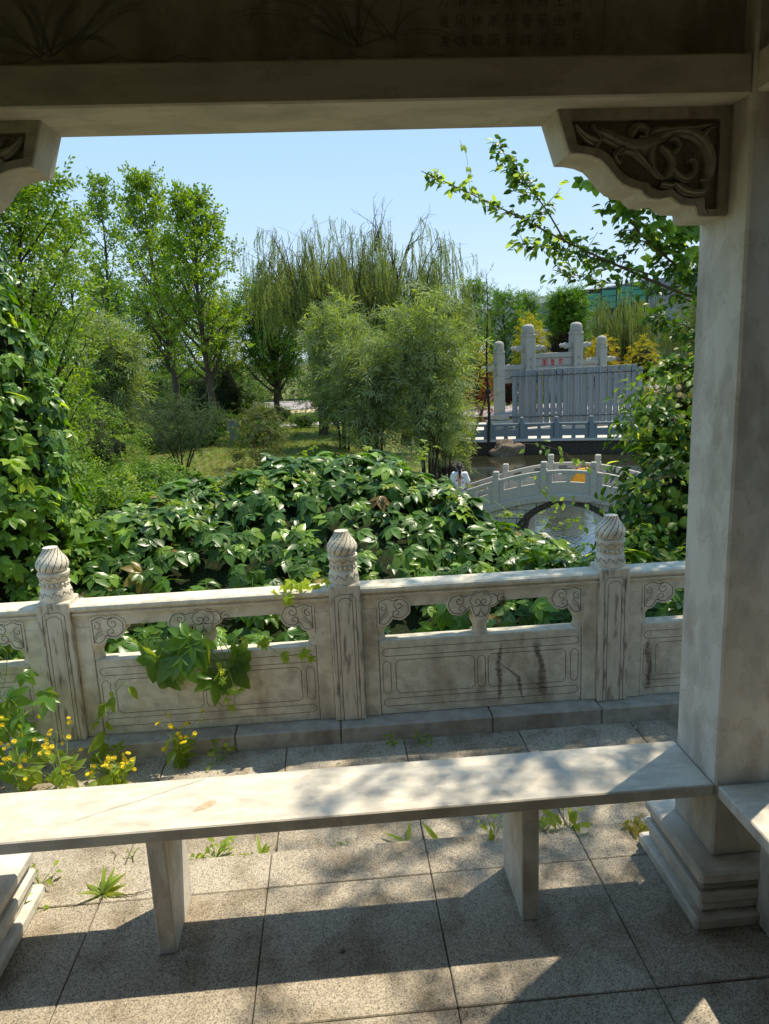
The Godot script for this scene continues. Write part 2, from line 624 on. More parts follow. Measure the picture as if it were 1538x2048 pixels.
func column(called: String, label: String, at: Vector3) -> void:
	var o := thing(called, label, "column", at, 0, "pavilion columns")
	var s := MB.new()
	s.box(Vector3(0, 1.57, 0), Vector3(0.27, 2.754, 0.265), 0.007)
	obj("shaft", s, M.marble, o)
	var hx := 0.135
	var names := ["plinth_top", "plinth_cove", "plinth_band", "plinth_cove", "plinth_foot"]
	var rows := [[0.193, 0.150, 0.073], [0.1495, 0.120, 0.060], [0.1195, 0.083, 0.074], [0.0825, 0.045, 0.062], [0.0445, -0.002, 0.088]]
	for i in 5:
		var b := MB.new()
		var g: float = rows[i][2]
		b.box(Vector3(0, (rows[i][0] + rows[i][1]) / 2, 0), Vector3((hx + g) * 2, rows[i][0] - rows[i][1], (hx + g) * 2), 0.008)
		obj(names[i], b, M.marble if i != 1 else M.block, o)

const STROKES := {
	"wei": "28,8 38,20|12,32 82,32 78,85 68,92 60,84|45,8 42,50 12,95|50,52 60,66",
	"shui": "12,10 22,20|8,38 22,38 22,80 34,70|48,5 36,32|44,22 44,95|62,5 68,16|44,24 90,24|44,45 86,45|44,66 86,66|44,90 94,90|66,24 66,90",
	"fa": "30,8 24,34 86,34|48,6 40,50 10,92|40,52 76,52 60,76 34,94|40,56 62,76 92,92|68,10 80,22",
	"qing": "12,12 22,22|6,36 16,46|8,90 24,62|36,16 92,16|40,30 88,30|32,44 96,44|64,4 64,44|44,56 44,94|44,56 86,56 86,90 78,94|44,68 86,68|44,80 86,80",
	"feng": "20,10 20,60 8,92|20,10 78,10 78,70 94,92 96,76|34,28 66,76|66,28 32,78",
	"chui": "8,24 8,70|8,24 34,24 34,68|8,68 34,68|56,6 44,36|52,24 92,24 84,42|68,30 66,56 40,94|66,56 94,94",
	"kong": "8,14 42,14|26,14 26,44|6,46 44,40|54,10 52,40 44,54|54,10 80,10 82,42 94,50 95,38|62,22 70,34|14,66 8,86|30,62 34,88 66,90 70,76|48,60 54,72|76,62 88,78",
	"xiu": "30,6 10,44|22,28 22,95|36,30 94,30|64,6 64,95|62,34 34,76|66,34 94,76",
	"xie": "12,8 12,36|12,8 44,8 44,36|12,22 44,22|12,36 44,36|18,38 8,58|14,48 48,48 46,84 38,90|30,50 14,72|28,58 38,70|12,60 12,78 36,78|64,6 54,36|60,22 92,22 86,36|72,30 70,56 50,94|71,54 95,94",
	"zao": "26,8 26,50|26,8 76,8 76,50|26,29 76,29|26,50 76,50|8,70 94,70|51,50 51,98",
	"xi": "10,12 20,22|6,36 16,46|6,90 22,62|28,30 56,30|42,8 42,94|42,34 26,64|43,36 56,52|86,8 64,18|64,18 62,60 54,92|64,42 95,42|82,42 82,96",
	"li": "10,12 20,22|6,36 16,46|6,90 22,62|34,12 94,12|36,12 34,60 26,92|48,40 86,40 84,84 74,92|66,26 64,54 44,90",
	"gao": "50,2 52,12|8,16 92,16|30,26 30,42|30,26 70,26 70,42|30,42 70,42|14,54 14,96|14,54 86,54 86,92 78,96|36,66 36,84|36,66 64,66 64,84|36,84 64,84",
	"qiu": "40,8 12,16|6,34 48,34|28,14 28,94|27,38 6,72|30,40 46,58|56,36 62,56|90,30 80,50|74,8 72,50 50,94|73,50 95,94",
	"yue": "28,8 28,60 14,94|28,8 74,8 74,88 64,94|28,34 74,34|28,58 74,58",
	"yang": "4,30 42,30|24,6 24,95|23,34 6,66|26,36 40,54|56,8 62,22|84,6 76,22|50,26 94,26|54,46 90,46|46,66 96,66|72,26 72,96",
	"chun": "16,12 84,12|22,26 78,26|8,42 92,42|52,4 44,42 8,72|54,42 92,70|34,58 34,96|34,58 68,58 68,96|34,76 68,76|34,94 68,94",
	"hui": "8,18 8,82|8,18 32,18 32,82|8,48 32,48|8,80 32,80|44,24 44,12 92,12 90,26|48,32 88,32|64,18 52,52 88,52|44,72 94,72|70,40 70,96",
	"gong": "10,30 90,30|34,8 34,60|66,8 66,60|4,60 96,60|34,68 14,92|64,68 88,92",
	"wu": "6,18 94,18|32,6 32,30|66,6 66,30|18,42 82,42|8,58 92,58|48,42 44,66 14,94|54,58 54,88 90,88 92,74",
	"mo": "10,12 20,22|6,36 16,46|6,90 22,62|46,10 44,34 34,48|46,10 76,10 76,38 92,42|36,54 80,54 62,78 30,95|44,58 62,78 92,95",
	"sheng": "30,6 14,40|22,28 86,28|24,58 80,58|6,92 94,92|52,6 52,92",
	"you": "50,6 50,84|10,30 10,86 90,86|90,30 90,86|36,16 24,36 38,36 22,58 40,56|34,48 42,62|70,16 60,36 74,36 58,58 78,56|70,48 80,62",
	"yuan": "10,8 10,94|10,8 90,8 90,94|10,92 90,92|30,26 70,26|24,44 76,44|42,44 38,64 24,80|58,44 58,76 76,76 78,66",
	"lee": "10,20 90,20|50,4 50,46|46,24 14,48|54,24 88,46|26,54 72,54 52,66|52,64 52,90 42,94|6,74 94,74",
	"bai": "48,2 38,18|20,20 20,94|20,20 80,20 80,94|20,54 80,54|20,90 80,90",
	"garden": "6,6 6,96|6,6 94,6 94,96|6,94 94,94|28,22 72,22|50,14 50,34|20,36 80,36|34,46 34,60|34,46 66,46 66,60|34,60 66,60|50,60 26,82|46,66 46,86 56,80|52,64 78,86",
	"lu": "40,2 20,18|30,10 64,10 54,22|24,24 24,48|24,24 76,24 76,48|50,24 50,48|24,36 76,36|24,48 76,48|16,56 10,66|34,56 36,66|54,56 58,66|76,56 84,66|28,72 28,98|28,72 72,72 72,98|28,84 72,84|28,96 72,96",
	"qi": "50,0 52,8|6,14 94,14|38,20 26,40|38,28 50,40|30,22 12,40|62,20 74,44|84,20 64,42|50,16 50,50|24,48 24,74 12,96|76,48 76,96|24,60 76,60|24,76 76,76",
}

func glyph(mb: MB, key: String, ce: Vector2, size: float, w: float, z: float) -> void:
	for s in STROKES[key].split("|"):
		var line := []
		for q in s.split(" "):
			var xy: PackedStringArray = q.split(",")
			line.append(ce + Vector2(xy[0].to_float() - 50, 50 - xy[1].to_float()) * 0.01 * size)
		mb.groove(line, w, z)

func front_beam() -> void:
	var o := thing("stone_beam", "front stone beam above the opening with an incised poem and orchid drawing", "beam", Vector3.ZERO, 0, "pavilion lintels")
	var b := MB.new()
	b.box(Vector3(COLX / 2, 2.4935, -0.133), Vector3(-COLX, 0.099, 0.246), 0.005)
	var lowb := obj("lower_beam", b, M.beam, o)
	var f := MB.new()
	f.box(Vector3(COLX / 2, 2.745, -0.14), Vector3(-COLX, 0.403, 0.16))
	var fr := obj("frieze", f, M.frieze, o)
	var z := -0.0588
	var ink := MB.new()
	var cols := [["wei", "shui", "fa"], ["qing", "feng", "chui"], ["kong", "xiu", "xie"], ["zao", "xi", "li"], ["gao", "qiu", "yue"], ["yang", "chun", "hui"], ["gong", "wu", "mo"], ["sheng", "you", "yuan"]]
	for i in 8:
		for j in 3:
			glyph(ink, cols[i][j], Vector2(-0.798 + 0.0427 * i, 2.690 - 0.0465 * j), 0.032, 0.0028, z)
	for j in 3:
		glyph(ink, ["feng", "lee", "bai"][j], Vector2(-0.452, 2.689 - 0.0405 * j), 0.028, 0.0026, z)
	ink.groove([Vector2(-0.380, 2.93), Vector2(-0.380, 2.60), Vector2(-0.386, 2.578), Vector2(-0.404, 2.556)], 0.0022, z)
	obj("incised_poem", ink, M.ink, fr, true)
	var orchid := MB.new()
	rng.seed = 5
	for cl in [[-1.80, 2.575, 15], [-1.03, 2.585, 13], [-0.93, 2.60, 5]]:
		for i in int(cl[2]):
			var a := rr(0.15, PI - 0.15)
			var ln := rr(0.1, 0.34)
			blade_line(orchid, Vector2(cl[0] + rr(-0.02, 0.02), cl[1]), a, ln, rr(0.2, 0.75), z)
	for q in [[-1.74, 2.60, 0.75, 0.62, 0.95], [-1.72, 2.595, 0.62, 0.52, 0.7], [-1.73, 2.59, 0.9, 0.5, 1.15], [-1.06, 2.60, 2.3, 0.3, 1.3]]:
		blade_line(orchid, Vector2(q[0], q[1]), q[2], q[3], q[4], z)
	for q in [[-1.9, 0.16], [-1.72, 0.2], [-1.55, 0.17], [-1.24, 0.1], [-1.1, 0.12], [-0.94, 0.16]]:
		var line := []
		for i in 9:
			line.append(Vector2(q[0] + q[1] * i / 8.0, 2.553 + 0.018 * sin(PI * i / 8.0) + 0.006 * sin(i * 2.1)))
		orchid.groove(line, 0.0022, z)
	obj("incised_orchids", orchid, M.ink, fr, true)

func blade_line(mb: MB, o: Vector2, a: float, ln: float, bend: float, z: float) -> void:
	var sg := 1.0 if cos(a) > 0 else -1.0
	for k in 2:
		var line := []
		var p := o
		for i in 9:
			line.append(p)
			var t := i / 8.0
			var aa := a - sg * bend * 2.0 * t * t - sg * k * 0.05
			p += Vector2(cos(aa), sin(aa)) * ln / 8.0
		mb.groove(line, 0.0016, z - 0.0002 * k)

func bracket(label: String, at: Vector3, turn: float, mirror: bool, side := false) -> void:
	var outer := [Vector2(-0.49, 2.4435), Vector2(-0.453, 2.334), Vector2(-0.427, 2.333), Vector2(-0.394, 2.327), Vector2(-0.367, 2.316), Vector2(-0.345, 2.295), Vector2(-0.326, 2.271), Vector2(-0.303, 2.252), Vector2(-0.276, 2.24), Vector2(-0.251, 2.237), Vector2(-0.242, 2.224), Vector2(-0.226, 2.213), Vector2(-0.198, 2.209), Vector2(-0.174, 2.214), Vector2(-0.162, 2.214), Vector2(-0.148, 2.2), Vector2(-0.13, 2.191), Vector2(-0.091, 2.189), Vector2(-0.086, 2.165), Vector2(-0.076, 2.16), Vector2(-0.0005, 2.16), Vector2(-0.0005, 2.4435)]
	var inner := [Vector2(-0.449, 2.415), Vector2(-0.434, 2.354), Vector2(-0.368, 2.342), Vector2(-0.339, 2.323), Vector2(-0.318, 2.291), Vector2(-0.29, 2.268), Vector2(-0.25, 2.254), Vector2(-0.234, 2.254), Vector2(-0.222, 2.239), Vector2(-0.195, 2.23), Vector2(-0.166, 2.237), Vector2(-0.149, 2.223), Vector2(-0.126, 2.21), Vector2(-0.101, 2.208), Vector2(-0.069, 2.21), Vector2(-0.067, 2.179), Vector2(-0.031, 2.178), Vector2(-0.034, 2.412)]
	var o := thing("carved_bracket", label, "bracket", at, turn, "carved corner brackets")
	if mirror:
		o.scale.x = -1.0
	if side:
		o.rotation.y = -PI / 2
		o.position = Vector3(0.305, 0, 0.0)
		o.scale.x = -1.0
	var zf := -0.1
	var body := MB.new()
	var ot := PackedVector2Array(outer)
	body.prism(ot, -0.252, zf - 0.013)
	var bb := obj("bracket_body", body, M.beam, o)
	# raised border: ring between outer and inner outline
	var rim := MB.new()
	var po := PackedVector2Array(outer)
	var pi2 := PackedVector2Array(inner)
	var m := 120
	var ra := resample(po, m)
	var rb := resample(pi2, m)
	var sh := nearest_shift(ra, rb)
	for i in m:
		var j := (i + 1) % m
		var a := ra[i]
		var b := ra[j]
		var c := rb[(j + sh) % m]
		var d := rb[(i + sh) % m]
		var q := [Vector3(a.x, a.y, zf), Vector3(b.x, b.y, zf), Vector3(c.x, c.y, zf), Vector3(d.x, d.y, zf)]
		if (b - a).cross(d - a) < 0:
			q.reverse()
		rim.face(q)
		rim.out([Vector3(d.x, d.y, zf), Vector3(c.x, c.y, zf), Vector3(c.x, c.y, zf - 0.013), Vector3(d.x, d.y, zf - 0.013)], Vector3(d.x, d.y, zf) + Vector3(a.x - d.x, a.y - d.y, 0) * 0.3)
		rim.out([Vector3(a.x, a.y, zf), Vector3(b.x, b.y, zf), Vector3(b.x, b.y, zf - 0.014), Vector3(a.x, a.y, zf - 0.014)], Vector3(d.x, d.y, zf - 0.005))
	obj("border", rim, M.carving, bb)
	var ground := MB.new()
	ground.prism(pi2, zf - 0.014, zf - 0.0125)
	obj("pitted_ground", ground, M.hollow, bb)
	# scrolling leaf relief
	var r := MB.new()
	var zb := zf - 0.008
	scroll(r, [Vector2(-0.07, 2.235), Vector2(-0.055, 2.30), Vector2(-0.075, 2.355), Vector2(-0.13, 2.385), Vector2(-0.19, 2.375), Vector2(-0.225, 2.335), Vector2(-0.215, 2.285), Vector2(-0.185, 2.262)], 0.021, 0.012, zb)
	scroll(r, [Vector2(-0.20, 2.36), Vector2(-0.25, 2.345), Vector2(-0.30, 2.355), Vector2(-0.345, 2.375), Vector2(-0.385, 2.39)], 0.030, 0.013, zb)
	scroll(r, [Vector2(-0.375, 2.362), Vector2(-0.405, 2.375), Vector2(-0.44, 2.405)], 0.018, 0.004, zb)
	scroll(r, [Vector2(-0.385, 2.345), Vector2(-0.37, 2.37), Vector2(-0.392, 2.404)], 0.012, 0.005, zb)
	scroll(r, [Vector2(-0.30, 2.345), Vector2(-0.325, 2.325), Vector2(-0.313, 2.302)], 0.013, 0.003, zb)
	scroll(r, [Vector2(-0.27, 2.335), Vector2(-0.245, 2.31), Vector2(-0.222, 2.283)], 0.014, 0.003, zb)
	scroll(r, [Vector2(-0.285, 2.37), Vector2(-0.265, 2.397), Vector2(-0.24, 2.39), Vector2(-0.243, 2.37), Vector2(-0.262, 2.372)], 0.014, 0.008, zb)
	scroll(r, [Vector2(-0.235, 2.37), Vector2(-0.215, 2.385), Vector2(-0.17, 2.388), Vector2(-0.1, 2.392), Vector2(-0.05, 2.398)], 0.012, 0.005, zb)
	scroll(r, [Vector2(-0.185, 2.262), Vector2(-0.165, 2.285), Vector2(-0.17, 2.32), Vector2(-0.2, 2.345), Vector2(-0.212, 2.33)], 0.02, 0.006, zb)
	scroll(r, [Vector2(-0.17, 2.32), Vector2(-0.145, 2.345), Vector2(-0.16, 2.365), Vector2(-0.178, 2.36)], 0.011, 0.005, zb)
	scroll(r, [Vector2(-0.165, 2.29), Vector2(-0.13, 2.262), Vector2(-0.1, 2.275), Vector2(-0.1, 2.305), Vector2(-0.12, 2.31), Vector2(-0.125, 2.295)], 0.015, 0.005, zb)
	scroll(r, [Vector2(-0.195, 2.25), Vector2(-0.17, 2.245), Vector2(-0.15, 2.25)], 0.012, 0.008, zb)
	scroll(r, [Vector2(-0.152, 2.247), Vector2(-0.12, 2.228), Vector2(-0.075, 2.225), Vector2(-0.06, 2.25), Vector2(-0.085, 2.258)], 0.016, 0.006, zb)
	scroll(r, [Vector2(-0.085, 2.36), Vector2(-0.065, 2.385), Vector2(-0.045, 2.392)], 0.014, 0.003, zb)
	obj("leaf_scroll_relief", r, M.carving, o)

func resample(poly: PackedVector2Array, m: int) -> PackedVector2Array:
	var total := 0.0
	for i in poly.size():
		total += poly[i].distance_to(poly[(i + 1) % poly.size()])
	var res := PackedVector2Array()
	var step := total / m
	var i := 0
	var used := 0.0
	for k in m:
		var want := k * step
		while used + poly[i].distance_to(poly[(i + 1) % poly.size()]) < want - 1e-9:
			used += poly[i].distance_to(poly[(i + 1) % poly.size()])
			i += 1
		res.append(poly[i].lerp(poly[(i + 1) % poly.size()], (want - used) / maxf(poly[i].distance_to(poly[(i + 1) % poly.size()]), 1e-9)))
	return res

func nearest_shift(a: PackedVector2Array, b: PackedVector2Array) -> int:
	var best := 0
	var cost := 1e9
	for s in a.size():
		var c := 0.0
		for i in range(0, a.size(), 4):
			c += a[i].distance_squared_to(b[(i + s) % a.size()])
		if c < cost:
			cost = c
			best = s
	return best

func scroll(mb: MB, pts: Array, w0: float, w1: float, z: float) -> void: # a rounded ridge along a curve, w0 to w1 wide
	var cv := Curve2D.new()
	for i in pts.size():
		var tan: Vector2 = (pts[mini(i + 1, pts.size() - 1)] - pts[maxi(i - 1, 0)]) * 0.17
		cv.add_point(pts[i], -tan, tan)
	var m := 18
	var rows := []
	for i in m + 1:
		var t := float(i) / m
		var p := cv.sample_baked(t * cv.get_baked_length(), true)
		var q := cv.sample_baked(minf(t + 0.02, 1.0) * cv.get_baked_length(), true)
		var q0 := cv.sample_baked(maxf(t - 0.02, 0.0) * cv.get_baked_length(), true)
		var d := (q - q0).normalized()
		var s := Vector2(-d.y, d.x)
		var w := lerpf(w0, w1, t) * (0.35 + 0.65 * minf(1.0, minf(t, 1 - t) * 7))
		var row := PackedVector3Array()
		for j in 9:
			var u := (j - 4) / 4.0
			var e := p + s * w * u
			var h := 0.015 * (1.0 - pow(absf(u), 6.0)) + (0.0045 * cos(u * 7.0) if absf(u) < 0.9 else 0.0)
			row.append(Vector3(e.x, e.y, z - 0.004 + h))
		rows.append(row)
	mb.grid(rows, false, true)

func benches() -> void:
	var o := thing("stone_bench", "long pale marble bench spanning the opening on two slab legs", "bench", Vector3(COLX / 2, 0, -0.139))
	var s := MB.new()
	s.box(Vector3(0, 0.4295, 0), Vector3(-COLX - 0.006, 0.0415, 0.276), 0.004)
	var seat := obj("seat", s, M.bench, o)
	for x in [-1.7782, -0.616]:
		var l := MB.new()
		l.box(Vector3(x + 0.029 + 1.1665, 0.2035, -0.012), Vector3(0.056, 0.409, 0.262), 0.004)
		obj("leg", l, M.marble, o)
	var stain := MB.new()
	var poly := PackedVector2Array([Vector2(-0.035, -0.028), Vector2(0.0, -0.02), Vector2(0.02, -0.005), Vector2(0.034, 0.012), Vector2(0.03, 0.022), Vector2(0.012, 0.026), Vector2(-0.004, 0.02), Vector2(-0.012, 0.004), Vector2(-0.03, -0.012)])
	var tri := Geometry2D.triangulate_polygon(poly)
	for t in range(0, tri.size(), 3):
		var q := [poly[tri[t]], poly[tri[t + 1]], poly[tri[t + 2]]]
		if (q[1] - q[0]).cross(q[2] - q[0]) > 0:
			q.reverse()
		stain.face([Vector3(q[0].x - 0.44, 0.4509, -q[0].y + 0.03), Vector3(q[1].x - 0.44, 0.4509, -q[1].y + 0.03), Vector3(q[2].x - 0.44, 0.4509, -q[2].y + 0.03)])
	obj("brown_stain", stain, mat(Color(0.55, 0.42, 0.27), 0.6, T.marble, Vector3(6, 6, 6)), seat)
	var cr := MB.new()
	cr.xf = Transform3D(Basis(Vector3(1, 0, 0), Vector3(0, 0, -1), Vector3(0, 1, 0)), Vector3(0, 0.4505, 0))
	var line := []
	for i in 15:
		line.append(Vector2(-0.83 + 0.37 * i / 14.0 + rr(-0.003, 0.003), -0.055 + 0.185 * i / 14.0 + rr(-0.004, 0.004)))
	cr.groove(line, 0.0016, 0.0006)
	obj("hairline_crack", cr, mat(Color(0.33, 0.27, 0.2), 0.8), seat)
	var o2 := thing("stone_bench", "shaded marble bench running towards the camera at the right edge", "bench", Vector3(0.2, 0, 1.16))
	var s2 := MB.new()
	s2.box(Vector3(0.0, 0.4295, 0), Vector3(0.39, 0.0415, 2.31), 0.004)
	obj("seat", s2, M.bench, o2)
	for z in [-0.62, 0.62]:
		var l := MB.new()
		l.box(Vector3(0.05, 0.2035, z), Vector3(0.26, 0.409, 0.95), 0.004)
		obj("leg", l, M.marble, o2)

# ------------------------------------------------------------------ the balustrade
func notch(x0: float, y0: float, x1: float, y1: float, c: float) -> Array: # rectangle with scooped corners
	var p := []
	var cs := [Vector2(x0, y0), Vector2(x1, y0), Vector2(x1, y1), Vector2(x0, y1)]
	var sg := [Vector2(1, 1), Vector2(-1, 1), Vector2(-1, -1), Vector2(1, -1)]
	for i in 4:
		var e: Vector2 = cs[i]
		var s: Vector2 = sg[i]
		var a := [e + Vector2(0, s.y * c * 1.6), e + Vector2(s.x * c * 0.6, s.y * c * 1.3), e + Vector2(s.x * c * 0.85, s.y * c * 0.85), e + Vector2(s.x * c * 1.3, s.y * c * 0.6), e + Vector2(s.x * c * 1.6, 0)]
		if i % 2 == 1:
			a.reverse()
		p.append_array(a)
	return p

func lobes(cs: Array) -> PackedVector2Array: # union of scalloped circles: Vector3(x, y, r)
	var res := PackedVector2Array()
	for c in cs:
		var poly := PackedVector2Array()
		for i in 40:
			var a := TAU * i / 40
			var r: float = c.z * (1.0 + 0.055 * absf(sin(a * 3.5)))
			poly.append(Vector2(c.x, c.y) + Vector2(cos(a), sin(a)) * r)
		if res.is_empty():
			res = poly
		else:
			var u := Geometry2D.merge_polygons(res, poly)
			for q in u:
				if not Geometry2D.is_polygon_clockwise(q):
					res = q
					break
	return res

func curl(mb: MB, ce: Vector2, r: float, turns: float, sg: float, from: float, z: float) -> void:
	var line := []
	for i in 19:
		var t := i / 18.0
		var a := from + sg * turns * TAU * t
		line.append(ce + Vector2(cos(a), sin(a)) * r * (1.0 - 0.8 * t))
	mb.groove(line, 0.0032, z)

func cloud(parent: Node3D, half: int, x: float, y: float, zb: float, zf: float) -> void: # half 0 whole, -1 opens to the right, 1 to the left
	var cs := []
	var body := MB.new()
	var g := MB.new()
	if half == 0:
		cs = [Vector3(-0.112, -0.004, 0.058), Vector3(0.112, -0.004, 0.058), Vector3(0, 0.012, 0.062), Vector3(-0.055, 0.012, 0.04), Vector3(0.055, 0.012, 0.04), Vector3(0, -0.032, 0.05)]
	else:
		cs = [Vector3(0.108 * -half, -0.004, 0.058), Vector3(0.05 * -half, 0.014, 0.045), Vector3(0.022 * -half, -0.01, 0.058), Vector3(0.03 * -half, -0.045, 0.045)]
	var poly := lobes(cs)
	if half != 0:
		var clip := PackedVector2Array([Vector2(0, -0.2), Vector2(-half * 0.4, -0.2), Vector2(-half * 0.4, 0.2), Vector2(0, 0.2)])
		poly = Geometry2D.intersect_polygons(poly, clip)[0]
	var moved := PackedVector2Array()
	for p in poly:
		moved.append(p + Vector2(x, y))
	body.prism(moved, zb, zf, 0.006)
	var cc := obj("cloud_carving", body, M.rail, parent)
	var zz := zf + 0.0008
	var inner := Geometry2D.offset_polygon(moved, -0.011)
	if inner.size():
		g.groove(Array(inner[0]), 0.0032, zz, true)
	var ends := [-1.0, 1.0] if half == 0 else [-float(half)]
	for s in ends:
		curl(g, Vector2(x + 0.108 * s, y + 0.014), 0.028, 1.2, s, PI / 2, zz)
		curl(g, Vector2(x + 0.098 * s, y - 0.028), 0.024, 1.1, -s, -PI / 2, zz)
	if half == 0:
		curl(g, Vector2(x - 0.018, y + 0.004), 0.02, 1.1, 1, -PI / 2, zz)
		curl(g, Vector2(x + 0.018, y + 0.004), 0.02, 1.1, -1, -PI / 2, zz)
		g.groove(Array(lobes([Vector3(x - 0.022, y + 0.012, 0.03), Vector3(x + 0.022, y + 0.012, 0.03), Vector3(x, y + 0.02, 0.034)])), 0.003, zz, true)
		for k in 3:
			g.groove([Vector2(x - 0.03 + 0.01 * k, y - 0.075 + k * 0.004), Vector2(x, y - 0.045 + 0.012 * k), Vector2(x + 0.03 - 0.01 * k, y - 0.075 + k * 0.004)], 0.0026, zz)
	else:
		curl(g, Vector2(x - 0.03 * half, y + 0.004), 0.022, 1.0, half, PI / 2, zz)
		for k in 3:
			g.groove([Vector2(x - 0.008 * half, y - 0.08 + k * 0.012), Vector2(x - 0.03 * half, y - 0.05 + 0.01 * k), Vector2(x - 0.055 * half, y - 0.035 + 0.014 * k)], 0.0026, zz)
	obj("carved_lines", g, M.grime, cc, true)

const VASE := [Vector2(0.040, 0.0), Vector2(0.040, 0.010), Vector2(0.034, 0.026), Vector2(0.036, 0.045), Vector2(0.048, 0.068), Vector2(0.053, 0.088), Vector2(0.048, 0.106), Vector2(0.036, 0.116), Vector2(0.036, 0.116), Vector2(0.043, 0.119), Vector2(0.043, 0.129)]

func balustrade() -> void:
	var zc := -1.49
	# kerb stones under it
	var joints := [-4.1, -2.62, -1.70, -1.18, -0.418, 0.142, 1.5, 2.9]
	for i in joints.size() - 1:
		var k := MB.new()
		k.box(Vector3((joints[i] + joints[i + 1]) / 2, -0.10, -1.491), Vector3(joints[i + 1] - joints[i] - 0.004, 0.254, 0.298), 0.006)
		tag(obj("kerb_stone", k, M.block), ["grey kerb stone under the leftmost balustrade panel", "grey kerb stone behind the yellow flowers left of the white stone", "grey kerb stone under the panel with the hanging creeper", "grey kerb stone whose right joint lies under the right end of the stained panel's first half", "grey kerb stone under the rust stains of the middle panel", "grey kerb stone mostly hidden behind the right column", "grey kerb stone hidden past the right column"][i] if i != 3 else "grey kerb stone just right of the middle baluster post", "kerb stone", "kerb stones under the balustrade")
	var where := [-3.97, -2.5866, -1.2025, 0.1449, 1.51]
	var names := ["stone baluster post beyond the left edge", "lotus bud baluster post at the left with yellow flowers at its foot", "lotus bud baluster post in the middle of the balustrade", "lotus bud baluster post nearest the right column", "stone baluster post hidden behind the right column"]
	rng.seed = 9
	for i in 5:
		var o := post(names[i], Vector3(where[i] + 0.077, 0.0268, zc))
		o.name = numbered("baluster_post")
	var labels := ["balustrade panel cut by the left edge behind the creeper", "balustrade panel with a creeper spilling through its opening", "balustrade panel with reddish brown rust streaks", "balustrade panel cut off by the right column"]
	for i in 4:
		panel(labels[i], where[i] + 0.154, where[i + 1], zc, i)

